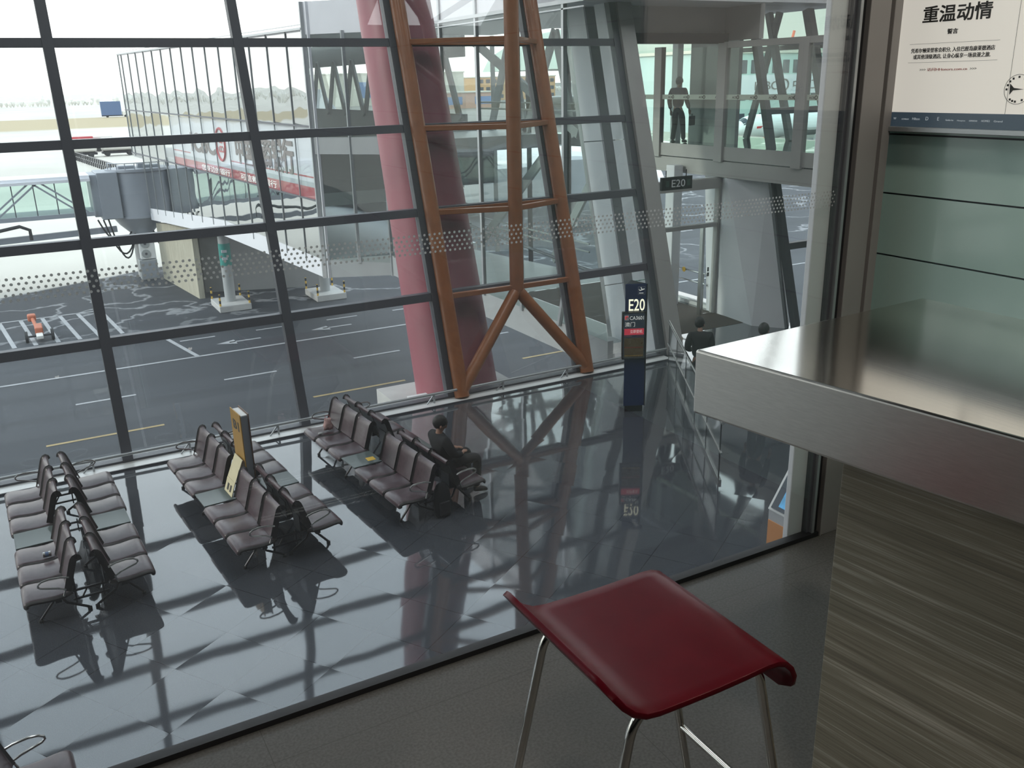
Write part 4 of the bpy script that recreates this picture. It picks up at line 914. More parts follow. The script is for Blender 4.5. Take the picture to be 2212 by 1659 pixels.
build('post', MB().tube([(X2, Y2, 1.90), (X2, Y2, top)], .145, 20), ORANGE, orr, smooth=True, world=True)
for s, u0, u1 in ((-1, 7.30, X2), (1, 10.24, X2)):
    build('diagonal', MB().tube([ax1(u0, .16, .24), (X2, Y2, 1.92)], .125, 18), ORANGE, orr, smooth=True, world=True)
for z in ZS[1:-1]:
    build('strut', MB().bar(ax1(7.27, z), (X2, Y2, z), .10, .10), ORANGE, orr, world=True, bevel=.01)
    build('strut', MB().bar(ax1(10.27, z), (X2, Y2, z), .10, .10), ORANGE, orr, world=True, bevel=.01)
    if z > 2: build('tie', MB().bar(ax1(7.27, z, .16), ax1(10.27, z, .16), .06, .10), ORANGE, orr, world=True)

# ================================================================== GATEHOUSE AND BOARDING CORRIDOR (outside)
def fu(v): return 9.4 - .061 * (v - 31)                 # face of the boarding corridor
gh = thing('gatehouse', 'long glass gatehouse and boarding corridor with a bank sign, outside the curtain wall', 'building', (11.2, 30, -.5))
VE = 63.6; VL = 60.7
# roof, floors, fascia
build('corridor_roof', MB().prism([(fu(31), 31), (15.0, 31), (13.4, VE), (fu(VE), VE)], [7.72, 7.72, 8.06, 8.06], [7.86, 7.86, 8.20, 8.20]), WHITE_CLAD, gh, world=True)
build('roof_block', MB().prism([(11.2, 16.9), (16.4, 16.9), (16.4, 31), (9.4, 31), (11.2, 29)], 7.62, 8.62), WHITE_CLAD, gh, world=True)
build('upper_floor', MB().prism([(11.25, 27.2), (16.3, 27.2), (16.3, 31.0), (9.5, 31.0), (11.25, 29)], 3.85, 4.30), GREY_CLAD, gh, world=True)
build('upper_floor', MB().prism([(fu(31) + .06, 31), (15.0, 31), (13.4, VE), (fu(VE) + .06, VE)], 2.0, 2.45), GREY_CLAD, gh, world=True)
build('fascia', MB().prism([(11.2, 16.0), (11.35, 16.0), (11.35, 29), (9.55, 31.05), (9.4, 31), (11.2, 29)], [-.28, -.28, -.28, -.5, -.5, -.28], [.42, .42, .42, .14, .14, .42]), GREY_CLAD, gh, world=True)  # white cladding, shade of the hall overhang put into the grey
build('lower_floor', MB().prism([(11.35, 17.0), (12.9, 17), (12.9, 23), (16.3, 23.0), (15.0, 31), (9.6, 31), (11.35, 29)], -.26, .0), GREY_CLAD, gh, world=True)
mb = MB()
for a, b, z0a, z1a, z0b, z1b in ((31, 43.9, -.5, .14, -.62, .18), (43.9, VL, -.62, .18, -1.72, -1.0)):
    mb.prism([(fu(a), a), (15.5, a), (15.2, b), (fu(b), b)], [z0a, z0a, z0b, z0b], [z1a, z1a, z1b, z1b])
build('ramp_floor', mb, WHITE_CLAD, gh, world=True)
# joints in the fascia
# mullions along the corridor face
nm = 0
v = 31.0 + 1.76
def zbot(v): return .15 if v < 43.9 else .15 - (v - 43.9) * .068
def ztop(v): return 7.74 + .0105 * (v - 31)
vs_ = []
while v < VE:
    vs_.append(v); v += 2.13
edges = [31.0] + vs_ + [VE]
for v in edges[1:]:
    u = fu(v)
    build('mullion', MB().box((u - .035, v - .018, zbot(v) - .3 if v < VL else 2.1), (u + .01, v + .018, ztop(v) + .10)), GREY_CLAD, gh, world=True)
for a, b in zip(edges, edges[1:]):
    u0, u1 = fu(a), fu(b)
    rows = [(zbot(a), zbot(b), 2.22, 2.24), (4.68, 4.80, ztop(a), ztop(b))]
    if b > VL + .5: rows = rows[1:]
    rows.append((2.22, 2.24, 4.68, 4.80))
    for q in rows:
        z0a, z0b, z1a, z1b = q
        build('glass_pane', MB().hexa([(u0, a, z0a), (u0 + .03, a, z0a), (u1 + .03, b, z0b), (u1, b, z0b), (u0, a, z1a), (u0 + .03, a, z1a), (u1 + .03, b, z1b), (u1, b, z1b)]), G_SIGN if (a < 52 and abs(q[2] - 4.68) < .01) else G_CORR, gh, world=True)
build('transom', MB().bar((fu(31) - .03, 31, 4.70), (fu(VE) - .03, VE, 4.86), .08, .06), FRAME, gh, world=True)
build('transom', MB().bar((fu(31) - .03, 31, 2.21), (fu(VE) - .03, VE, 2.26), .06, .05), FRAME, gh, world=True)
build('eaves_rail', MB().bar((fu(31) - .05, 31, 7.80), (fu(VE) - .05, VE, 8.14), .10, .06).bar((fu(31) - .05, 31, 7.93), (fu(VE) - .05, VE, 8.27), .03, .03), ALU, gh, world=True)
for z0, z1 in ((2.45, 4.9), (6.9, 7.9), (-.2, .9)):
    build('far_wall', MB().prism([(15.3, 31.2), (15.4, 31.2), (14.6, VL), (14.5, VL)], z0, z1), INTGREY, gh, world=True)
build('far_glass', MB().prism([(15.33, 31.2), (15.35, 31.2), (14.55, VE), (14.53, VE)], 4.9, 6.9), G_CLEAR, gh, world=True)
for k in range(9):
    v0 = 31.5 + k * 2.4; uu = 15.25 - (v0 - 31.2) * .027
    build('brace', MB().bar((uu, v0, 4.7), (uu, v0 + 1.2, 7.1), .32, .10, up=(1, 0, 0)), INTGREY, gh, world=True); build('brace', MB().bar((uu, v0 + 2.4, 4.7), (uu, v0 + 1.2, 7.1), .32, .10, up=(1, 0, 0)), INTGREY, gh, world=True)
# bank sign: white panel, red line, grey and red bands, lettering
SA, SB = 31.15, 52.3
def spanel(za, zb, d, va=SA, vb=SB):
    d = d - .075
    u0, u1 = fu(va) - d, fu(vb) - d
    return MB().hexa([(u0, va, za), (u0 + .03, va, za), (u1 + .03, vb, za), (u1, vb, za), (u0, va, zb), (u0 + .03, va, zb), (u1 + .03, vb, zb), (u1, vb, zb)])
sg = build('sign_panel', spanel(2.22, 4.70, .012), SIGNWHITE, gh, world=True)
build('red_band', spanel(2.22, 2.62, .018), SIGNRED, sg, world=True)
build('grey_band', spanel(2.62, 2.80, .018), SIGNGREY, sg, world=True)
build('red_line', spanel(2.945, 3.0, .018, 31.15, 41.5), SIGNRED, sg, world=True)
build('red_line', spanel(2.945, 3.0, .018, 48.6, SB), SIGNRED, sg, world=True)
fd = Vector((fu(31) - fu(52), 31 - 52, 0)).normalized()
def sp(v, z, d=-.035): return (fu(v) - d, v, z)
text('lettering', 'ICBC', 1.22, sp(48.2, 3.12), fd, UP, TEXTBROWN, sg, bold=.03, depth=.012, width=4.3)
text('lettering', '中国工商银行', 1.30, sp(40.6, 3.08), fd, UP, TEXTBROWN, sg, bold=.03, depth=.012, width=7.3)
text('slogan', '您身边的银行', .30, sp(46.6, 2.30), fd, UP, TEXTW, sg, depth=.008, width=4.8)
text('slogan', '可信赖的银行', .30, sp(40.2, 2.30), fd, UP, TEXTW, sg, depth=.008, width=4.7)
cv = 42.75; mb = MB()
mb.tube([Vector(sp(cv, 3.62, -.035)) + fd * (.70 * math.cos(R(a))) + Vector((0, 0, .70 * math.sin(R(a)))) for a in range(0, 360, 12)], .055, 6, closed=True)
build('logo_ring', mb, SIGNRED, sg, world=True)
mb = MB()
def lb(x0, z0, x1, z1, wd=.075):
    p, q = Vector(sp(cv, 3.62, -.035)) + fd * x0 + Vector((0, 0, z0)), Vector(sp(cv, 3.62, -.035)) + fd * x1 + Vector((0, 0, z1)); mb.bar(p, q, wd, .02, up=(1, 0, 0))
for s in (-1, 1):
    lb(-.34, s * .30, .34, s * .30); lb(s * .05, .30 * s, s * .05, .06 * s); lb(-.22, s * .10, .22, s * .10)
    lb(s * .34, .30, s * .34, .02 * 0 + .12); lb(s * .34, -.30, s * .34, -.12)
build('logo_mark', mb, SIGNRED, sg, world=True)
# canted end bay and long side bay of the gatehouse
def vbar(u, v, z0, z1, m, wd=.10, parent=gh, nm='mullion'): return build(nm, MB().box((u - wd / 2, v - .05, z0), (u + wd / 2, v + .05, z1)), m, parent, world=True)
vbar(9.40, 31.0, -.5, 8.62, ALU, .16); vbar(9.52, 30.87, -.5, 8.62, WHITE_CLAD, .08)
cant = [(9.4, 31.0), (10.35, 29.93), (11.2, 29.0)]
for (u0, v0), (u1, v1) in zip(cant, cant[1:]):
    for z0, z1, g in ((.15, 3.8, G_GATE), (4.35, 7.6, G_GATE)):
        build('glass_pane', MB().prism([(u0, v0), (u1, v1), (u1 + .02, v1 + .02), (u0 + .02, v0 + .02)], z0, z1), g, gh, world=True)
    build('floor_band', MB().prism([(u0 - .02, v0 - .02), (u1 - .02, v1 - .02), (u1 + .1, v1 + .1), (u0 + .1, v0 + .1)], 3.8, 4.35), GREY_CLAD, gh, world=True)
vbar(10.35, 29.93, .1, 7.7, ALU); vbar(11.2, 29.0, -.3, 7.7, ALU)
LE = lambda z: 16.47 + .2 * 0 + .155 * z + 0 * z           # leaning end of the side glass
mv = [26.45, 24.2, 22.0, 19.87, 17.75]
for v in mv[:-1]: vbar(11.19, v, .35, 8.62, ALU, .09)
build('mullion', MB().bar((11.17, 18.02, .35), (11.17, 17.75, 1.3), .09, .1, up=(1, 0, 0)).bar((11.17, 17.75, 1.3), (11.17, 17.75, 8.6), .09, .1, up=(1, 0, 0)), ALU, gh, world=True)
ev = [29.0] + mv
for a, b in zip(ev, ev[1:]):
    build('glass_pane', MB().box((11.19, b, .42), (11.21, a, 7.62)), G_GATE, gh, world=True)
build('glass_pane', MB().hexa([(11.19, 17.75, .42), (11.21, 17.75, .42), (11.21, 16.02, .42), (11.19, 16.02, .42), (11.19, 17.75, 7.62), (11.21, 17.75, 7.62), (11.21, 17.72, 7.62), (11.19, 17.72, 7.62)]), G_GATE, gh, world=True)
build('eaves_rail', MB().bar((11.14, 29, 7.60), (11.14, 16.9, 7.60), .06, .08).bar((11.14, 29, 7.46), (11.14, 16.9, 7.46), .04, .03), ALU, gh, world=True)
# white leaning cladding with a dark groove, close behind the last bay of the curtain wall
def lpan(u0, u1, k0, k1, m, nm, z0=-.28, z1=8.2, th=.06):
    def f(u, k, z):
        p = Vector((u, wv(z, -.12) - .014 * z, z)); c_ = Vector((0, 0, 6)); return c_ + (p - c_) * k
    a, b, c_, d = f(u0, k0, z0), f(u1, k1, z0), f(u0, k0, z1), f(u1, k1, z1); x = Vector((th, .02, 0))
    return build(nm, MB().hexa([a, b, b + x, a + x, c_, d, d + x, c_ + x]), m, gh, world=True)
for z0, z1 in ((-.28, 1.64), (1.66, 4.70), (4.72, 8.2)):
    lpan(11.26, 11.74, 1.10, 1.055, WHITE_CLAD, 'cladding_panel', z0, z1)
    lpan(12.03, 12.40, 1.035, 1.0, WHITE_CLAD, 'cladding_panel', z0, z1)
lpan(11.72, 12.05, 1.075, 1.06, GREY_CLAD, 'cladding_groove')
lpan(11.16, 11.26, 1.105, 1.10, ALU, 'corner_trim')
# far side of the gatehouse: glazing, rails and leaning braces
for a, b in ((31.0, 28.4), (28.4, 25.8), (25.8, 23.2)):
    for z0, z1 in ((.1, 3.8), (4.35, 7.55)):
        build('glass_pane', MB().prism([(16.38, b), (16.40, b), (16.40, a), (16.38, a)], z0, z1), G_CLEAR, gh, world=True)
    vbar(16.4, b, -.3, 7.6, GREY_CLAD, .14); vbar(16.4, a, -.3, 7.6, GREY_CLAD, .14)
for k, (v0, v1) in enumerate(((30.8, 29.2), (28.2, 29.2), (28.2, 26.2), (25.0, 26.2), (25.0, 23.5))):
    build('brace', MB().bar((16.15, v0, 4.3), (16.15, v1, 7.5), .34, .10, up=(1, 0, 0)), GREY_CLAD, gh, world=True)
build('brace', MB().bar((15.6, 30.9, 7.4), (16.0, 24.6, 4.4), .30, .10, up=(1, 0, 0)), GREY_CLAD, gh, world=True)
build('brace', MB().bar((15.7, 30.8, .3), (15.9, 26.4, 3.7), .34, .10, up=(1, 0, 0)), GREY_CLAD, gh, world=True)
build('brace', MB().bar((15.9, 23.2, 3.6), (15.9, 26.0, .2), .30, .10, up=(1, 0, 0)), GREY_CLAD, gh, world=True)
for z in (5.1, 5.32, .85, 1.1):
    build('inner_rail', MB().tube([(15.7, 23.5, z), (15.7, 30.8, z)], .03, 8), GREY_CLAD, gh, world=True, smooth=True)
build('inner_rail', MB().tube([(12.75, 17.3, 1.25), (12.75, 29.5, 1.85)], .045, 8), FRAME, gh, world=True, smooth=True)
build('end_wall', MB().prism([(16.4, 31), (16.4, 31.1), (9.6, 31.15), (9.6, 31.05)], 2.35, 4.35), INTGREY, gh, world=True)
build('header_wall', MB().box((12.95, 18.45, 7.0), (16.35, 18.6, 9.2)), BEIGE_GREY, gh, world=True)
build('header_beam', MB().box((12.95, 18.3, 6.78), (16.35, 18.55, 7.02)), DKMETAL, gh, world=True)
build('upper_wall', MB().box((17.0, 18.6, 4.3), (17.12, 20.5, 7.6)), GREY_CLAD, wk, world=True)
build('upper_wall', MB().box((16.36, 17.25, 6.85), (16.5, 18.6, 8.4)), BEIGE_GREY, gh, world=True)
build('upper_column', MB().box((16.75, 20.75, 4.3), (16.95, 21.0, 7.6)), WHITE_CLAD, wk, world=True, bevel=.02)
build('lower_column', MB().box((15.55, 19.25, 0), (15.85, 19.6, 3.8)), WHITE_CLAD, gh, world=True, bevel=.02)
build('leaning_strut', MB().bar((18.9, 18.5, 4.3), (18.9, 19.6, 7.6), .16, .16).bar((18.9, 20.2, 4.3), (18.9, 19.2, 7.6), .12, .16), GREY_CLAD, wk, world=True)
build('leaning_strut', MB().bar((19.0, 17.2, 4.3), (19.0, 18.3, 7.6), .22, .2), BEIGE_GREY, wk, world=True)
# barrier rails and planter inside the lower gate
t = thing('gate_barrier', 'steel barrier rails inside the lower gate doorway', 'railing', (16.2, 19.5, 0))
for z, u in ((1.0, 15.95), (.72, 15.95), (.10, 16.2)):
    build('rail', MB().tube([(u, 18.3, z), (u, 22.8, z)], .022, 8), SS, t, smooth=True, world=True)
for v in (18.4, 20.0, 21.6): build('post', MB().tube([(15.98, v, 0), (15.98, v, 1.0)], .02, 8), SS, t, smooth=True, world=True)
build('sill', MB().box((16.15, 18.3, 0), (16.38, 22.9, .09)), WHITE, t, world=True)
t = thing('planter', 'green planter box with a small orange flower inside the lower gate', 'planter', (15.75, 20.75, 0))
build('box', MB().hexa([(15.62, 20.5, 0), (15.88, 20.5, 0), (15.88, 20.95, 0), (15.62, 20.95, 0), (15.58, 20.45, .5), (15.92, 20.45, .5), (15.92, 21.0, .5), (15.58, 21.0, .5)]), LEAF, t, world=True, bevel=.01)
build('flower', MB().ball((15.75, 20.72, .60), .12, 10, 7), pm('orange_flower', (.6, .25, .03), .6, var=.4, scale=25), t, world=True)
t = thing('blue_poster', 'blue picture panel on the barrier above the green planter', 'poster', (15.9, 20.9, .55))
build('panel', MB().box((15.90, 20.45, .54), (15.92, 21.4, 1.0)), pm('sky_blue_panel', (.10, .28, .50), .4), t, world=True)
t = thing('smile_sticker', 'small yellow round marker fixed to the gate barrier rail', 'marker', (15.93, 19.0, 1.0))
build('disc', MB().tube([(15.915, 19.15, 1.0), (15.93, 19.15, 1.0)], .07, 16), YELLOW, t, world=True)

# supports on the apron
Z0 = -5.5
struct('wall_pier', MB().prism([(8.64, 53.3), (8.95, 53.3), (8.15, 60.8), (7.83, 60.8)], Z0, [-1.30, -1.30, -1.95, -1.95]), CONC)
struct('wall_pier_front', MB().prism([(9.3, 54.9), (15.6, 52.7), (16.5, 61), (9.3, 61)], Z0, [-1.4, -1.4, -1.95, -1.95]), pm('pier_tiles', (.34, .345, .34), .7, var=.05, scale=2))
def bollards(t, pts):
    for (x, y) in pts:
        b = build('bollard', MB().tube([(x, y, Z0), (x, y, Z0 + 1.0)], .05, 10), YELLOW, t, smooth=True, world=True)
        build('stripe', MB().tube([(x, y, Z0 + .18), (x, y, Z0 + .34)], .053, 10).tube([(x, y, Z0 + .5), (x, y, Z0 + .66)], .053, 10).tube([(x, y, Z0 + .82), (x, y, Z0 + .98)], .053, 10), SIGNBLK, b, world=True)
def support(cx, cy, label, sign):
    t = thing('bridge_support', label, 'column', (cx, cy, Z0))
    build('shaft', MB().tube([(cx, cy, Z0 + .3), (cx, cy, -1.12)], .29, 24), GREY_CLAD, t, smooth=True, world=True)
    build('footing', MB().box((cx - .85, cy - 1.2, Z0), (cx + .85, cy + 1.2, Z0 + .35)), CONC2, t, world=True, bevel=.03)
    bollards(t, [(cx + sx * .78, cy + sy * 1.1) for sx in (-1, 1) for sy in (-1, 1)])
    if sign:
        b = build('number_band', MB().tube([(cx, cy, -3.15), (cx, cy, -1.95)], .31, 24, caps=False), TEAL, t, smooth=True, world=True)
        for z in (-2.35, -2.75): build('white_mark', MB().box((cx - .22, cy - .33, z - .07), (cx + .05, cy - .24, z + .07)), SIGNWHITE, b, world=True)
    return t
support(9.75, 50.2, 'round support column with a green number band under the boarding corridor', True)
support(15.0, 49.7, 'plain round support column below the canted corner of the gatehouse', False)

# boarding bridge: rotunda, tunnel, service column
jb = thing('boarding_bridge', 'grey boarding bridge with round drum and green glazed tunnel', 'boarding bridge', (6.7, 62.3, Z0))
cx, cy = 7.15, 62.55
build('drum', MB().tube([(cx, cy, -1.6), (cx, cy, 1.28)], 1.55, 40), BRIDGE, jb, smooth=True, world=True)
build('drum_rim', MB().tube([(cx, cy, 1.22), (cx, cy, 1.38)], 1.64, 40).tube([(cx, cy, -1.62), (cx, cy, -1.48)], 1.60, 40), BRIDGE, jb, smooth=True, world=True)
build('drum_cone', MB().tube([(cx, cy, -1.6), (cx, cy, -2.1), (cx, cy, -2.6), (cx, cy, -3.0)], [1.6, 1.25, .75, .70], 28), BRIDGE, jb, smooth=True, world=True)
build('column', MB().tube([(cx, cy, -3.0), (cx, cy, Z0)], .62, 24), CONC2, jb, smooth=True, world=True)
build('side_hood', MB().box((cx - 2.3, cy - 1.45, -1.55), (cx - 1.1, cy + 1.3, 1.30)), BRIDGE, jb, world=True, bevel=.05)
build('side_hood', MB().box((cx - 2.7, cy - 1.35, -1.35), (cx - 2.25, cy + 1.2, 1.20)), BRIDGE, jb, world=True, bevel=.05)
build('side_hood', MB().box((cx + 1.0, cy - 1.3, -1.5), (cx + 1.95, cy + 1.8, 1.25)), BRIDGE, jb, world=True, bevel=.05)
build('roof_plant', MB().box((cx - .9, cy - .5, 1.38), (cx + .1, cy + .5, 1.55)).box((cx + .3, cy - .2, 1.38), (cx + .8, cy + .6, 1.62)), BRIDGE, jb, world=True, bevel=.02)
mb = MB()
for k in range(9):
    a = R(180 + k * 22); mb.tube([(cx + 1.45 * math.cos(a), cy + 1.45 * math.sin(a), 1.3), (cx + 1.45 * math.cos(a), cy + 1.45 * math.sin(a), 1.75)], .03, 6)
mb.tube([(cx + 1.45 * math.cos(R(180 + k * 22)), cy + 1.45 * math.sin(R(180 + k * 22)), 1.75) for k in range(9)], .03, 6)
build('roof_rail', mb, BRIDGE, jb, world=True)
TX0 = -16
build('tunnel_roof', MB().box((TX0, 60.9, .98), (4.45, 63.6, 1.22)).box((TX0, 60.7, .88), (4.45, 60.9, 1.05)), WHITE_CLAD, jb, world=True)
build('tunnel_floor', MB().box((TX0, 60.8, -1.20), (4.45, 63.6, -.95)), BRIDGE, jb, world=True)
build('tunnel_glass', MB().box((TX0, 60.95, -.95), (4.4, 60.99, .95)), G_GREEN, jb, world=True)
build('tunnel_glass', MB().box((TX0, 63.5, -.95), (4.4, 63.54, .95)), G_GREEN, jb, world=True)
x = 4.1; s = 1
while x > -13:
    build('brace', MB().bar((x, 60.85, -.95 if s > 0 else .9), (x - 2.3, 60.85, .9 if s > 0 else -.95), .10, .06, up=(0, 1, 0)).bar((x - .45, 60.85, -.95 if s > 0 else .9), (x - 2.75, 60.85, .9 if s > 0 else -.95), .10, .06, up=(0, 1, 0)), BRIDGE, jb, world=True); x -= 2.6; s = -s
for k in range(9): build('mullion', MB().box((3.6 - k * 1.15, 60.90, -.95), (3.66 - k * 1.15, 60.95, .95)), FRAME, jb, world=True)
build('under_beam', MB().bar((5.6, 61.6, -2.2), (TX0, 61.6, -2.75), .3, .35), BRIDGE, jb, world=True)
build('hose', MB().tube([(-9, 60.6, -1.9), (-3, 60.6, -1.95), (-1.0, 60.6, -1.65), (.25, 60.6, -1.45), (.75, 60.6, -1.7), (.75, 60.6, -2.3)], .10, 8), RUBBER, jb, smooth=True, world=True)
for k, (a, dz, b) in enumerate((((cx - 2.6, cy - 1.5, -1.5), 1.3, (cx - .7, cy - .6, -2.5)), ((cx - 2.3, cy - 1.7, -1.5), 2.1, (cx - .5, cy - .75, -2.6)), ((cx - 2.0, cy - 1.5, -1.5), 2.2, (cx - .6, cy - .6, -3.0)), ((cx + 2.9, cy - .8, -1.9), 1.2, (cx + .6, cy - .5, -2.6)), ((cx + 2.6, cy - .8, -1.6), 1.7, (cx + .7, cy - .5, -3.1)))):
    a, b = Vector(a), Vector(b)
    build('cable', MB().tube([a.lerp(b, f / 10) + Vector((0, 0, -dz * 4 * (f / 10) * (1 - f / 10) * .8)) for f in range(11)], .055, 6), RUBBER, jb, smooth=True, world=True)
ac = thing('air_conditioner', 'white double-fan air conditioning unit on the boarding bridge column', 'air conditioner', (7.2, 61.4, -3.9))
build('casing', MB().box((6.7, 61.1, -4.2), (7.6, 61.75, -2.9)), WHITE, ac, world=True, bevel=.02)
for z in (-3.22, -3.86):
    f = build('fan_grille', MB().tube([(7.02, 61.06, z), (7.02, 61.10, z)], .27, 24), GREY_CLAD, ac, smooth=True, world=True)
    build('fan_hub', MB().tube([(7.02, 61.04, z), (7.02, 61.07, z)], .08, 12), FRAME, f, world=True)
t = thing('utility_cabinet', 'dark utility cabinet below the air conditioning unit', 'cabinet', (7.1, 61, Z0))
build('body', MB().box((6.55, 61.0, Z0), (7.6, 61.8, -4.25)), GREY_CLAD, t, world=True, bevel=.02)
build('door', MB().box((6.65, 60.97, Z0 + .1), (7.5, 61.0, -4.35)), BRIDGE, t, world=True)
# dark metal fence rows on the far side of the tunnel
t = thing('metal_fence', 'low dark metal fence on the apron behind the boarding bridge', 'fence', (8, 150, Z0))
mb = MB(); 
for k in range(26):
    f = k / 25; x, y = 11.6 + 3.2 * f, 180 - 42 * f
    mb.tube([(x, y, Z0), (x, y, Z0 + 1.4)], .12, 5)
mb.tube([(11.6, 180, Z0 + 1.4), (14.8, 138, Z0 + 1.4)], .10, 5).tube([(11.6, 180, Z0 + .7), (14.8, 138, Z0 + .7)], .10, 5)
build('rail', mb, DKMETAL, t, world=True)

# road and stand markings painted on the apron
mb = MB(); zz_ = Z0 + .01
def line(u0, v0, u1, v1, wd=.16, mi=0):
    d = Vector((u1 - u0, v1 - v0, 0)).normalized(); n = Vector((-d.y, d.x, 0)) * wd / 2
    p, q = Vector((u0, v0, zz_)), Vector((u1, v1, zz_)); mb.add([p - n, q - n, q + n, p + n], [(0, 1, 2, 3)], mi)
for k in range(-4, 7): line(-.36 + 9.4 * k, 32.8, 3.5 + 9.4 * k, 32.8, .16, 1)
for k in range(-5, 9): line(.87 + 5.65 * k, 36.97, 3.07 + 5.65 * k, 36.97, .16)
line(-40, 41.15, 60, 41.15, .18)
for k in range(-1, 10): line(6.0 + 3.65 * k + (0 if k > 0 else 0), 44.3, 7.65 + 3.65 * k, 44.3, .16) if k >= 0 else None
line(-12, 53.55, 3.35, 53.5, .18)
for u0, u1 in ((-.60, -.08), (.43, .90), (1.29, 1.86), (2.17, 2.77), (3.33, 3.80), (-1.6, -1.0), (-2.6, -2.0)): line(u0, 53.5, u1, 47.5, .20)
line(5.55, 45.0, 6.25, 41.2, .2)
for a, b in (((3.6, 47.2), (4.1, 45.3)), ((4.1, 45.3), (5.5, 45.6)), ((5.5, 45.6), (5.0, 47.4))): line(*a, *b, .14, 2)
for u in (9.0, 13.6):
    line(u - 1.0, 42.75, u + .5, 42.75, .16)
    mb.add([(u - 1.6, 42.75, zz_), (u - .7, 42.35, zz_), (u - .7, 43.15, zz_)], [(0, 1, 2)], 0)
ro = struct('road_markings', mb, [ROADWHITE, ROADYEL, ROADRED])

# orange tow cart in the marked stalls
t = thing('tow_cart', 'small orange tow-bar cart parked on the apron stall', 'cart', (.15, 49, Z0))
build('bar', MB().tube([(.15, 48.5, Z0 + .4), (-.05, 51.4, Z0 + .55)], .09, 8), OR2, t, smooth=True, world=True)
build('body', MB().box((-.02, 48.3, Z0 + .30), (.34, 49.4, Z0 + .66)), OR2, t, world=True, bevel=.06)
build('head', MB().box((-.25, 51.0, Z0 + .40), (.15, 51.5, Z0 + .75)), OR2, t, world=True, bevel=.08)
build('axle', MB().tube([(-.42, 48.35, Z0 + .26), (.72, 48.35, Z0 + .26)], .05, 8), DKMETAL, t, world=True)
build('hitch', MB().box((.0, 47.6, Z0 + .25), (.3, 48.3, Z0 + .42)), TANKW, t, world=True, bevel=.03)
for x in (-.42, .72): build('wheel', MB().tube([(x - .07, 48.35, Z0 + .27), (x + .07, 48.35, Z0 + .27)], .27, 16), RUBBER, t, smooth=True, world=True)

# ---- vehicles further out
def wheels(t, pts, r=.5, w_=.3, ax='x'):
    for x, y in pts:
        d = Vector((w_ / 2, 0, 0)) if ax == 'x' else Vector((0, w_ / 2, 0)); c = Vector((x, y, Z0 + r))
        build('wheel', MB().tube([c - d, c + d], r, 14), RUBBER, t, smooth=True, world=True)
def tanker(x, y, L, label):
    t = thing('tank_trailer', label, 'trailer', (x, y, Z0), group='white tank trailers beyond the boarding bridge')
    build('tank', MB().tube([(x - L / 2, y, Z0 + 2.1), (x - L / 2 + .3, y, Z0 + 2.1), (x + L / 2 - .3, y, Z0 + 2.1), (x + L / 2, y, Z0 + 2.1)], [.9, 1.25, 1.25, .9], 18), TANKW, t, smooth=True, world=True)
    build('chassis', MB().box((x - L / 2, y - 1, Z0 + .5), (x + L / 2, y + 1, Z0 + .9)), DKMETAL, t, world=True)
    wheels(t, [(x - L * .35, y - 1), (x + L * .3, y - 1), (x - L * .35, y + 1), (x + L * .3, y + 1)], .45, .3, 'y')
tanker(13.0, 187, 5.4, 'white tank trailer beside the man-sized red pole beyond the boarding bridge'.replace(' beside the man-sized red pole', ', the one by the mullion'))
tanker(19.6, 188, 6.0, 'white tank trailer beyond the boarding bridge, the one next to the glass corridor')
tanker(23.4, 203, 6.0, 'grey-white tank trailer partly hidden by the glass corridor edge')
def truck(x, y, col, label, L=7, h=3.2, rz=0, boxcol=None):
    t = thing('box_truck', label, 'truck', (x, y, Z0))
    build('box', MB().box((x - L / 2, y - 1.2, Z0 + .9), (x + L * .22, y + 1.2, Z0 + h)), boxcol or col, t, world=True, bevel=.05)
    build('cab', MB().hexa([(x + L * .25, y - 1.15, Z0 + .6), (x + L / 2, y - 1.15, Z0 + .6), (x + L / 2, y + 1.15, Z0 + .6), (x + L * .25, y + 1.15, Z0 + .6), (x + L * .25, y - 1.1, Z0 + 2.5), (x + L / 2 - .5, y - 1.1, Z0 + 2.5), (x + L / 2 - .5, y + 1.1, Z0 + 2.5), (x + L * .25, y + 1.1, Z0 + 2.5)]), col, t, world=True, bevel=.08)
    build('windscreen', MB().box((x + L / 2 - .5, y - 1.12, Z0 + 1.6), (x + L / 2 - .25, y + 1.12, Z0 + 2.3)), PLANEB, t, world=True)
    build('chassis', MB().box((x - L / 2, y - .9, Z0 + .5), (x + L / 2, y + .9, Z0 + .95)), DKMETAL, t, world=True)
    wheels(t, [(x - L * .3, y - 1.1), (x + L * .35, y - 1.1), (x - L * .3, y + 1.1), (x + L * .35, y + 1.1)], .5, .3, 'y')
truck(50, 470, TANKW, 'white truck with tall blue box on the far taxiway', 12, 7.0, 0, VBLUE)
truck(15.5, 205, SIGNRED, 'red and white truck seen over the second transom by the mullion', 6, 3.0, 0, SIGNRED)
truck(20.0, 208, TANKW, 'white truck parked beside the red truck beyond the tank trailers', 6, 2.8)
truck(25.0, 212, TANKW, 'dark-sided truck at the edge of the glass corridor beyond the tank trailers', 6, 2.8, 0, DKMETAL)

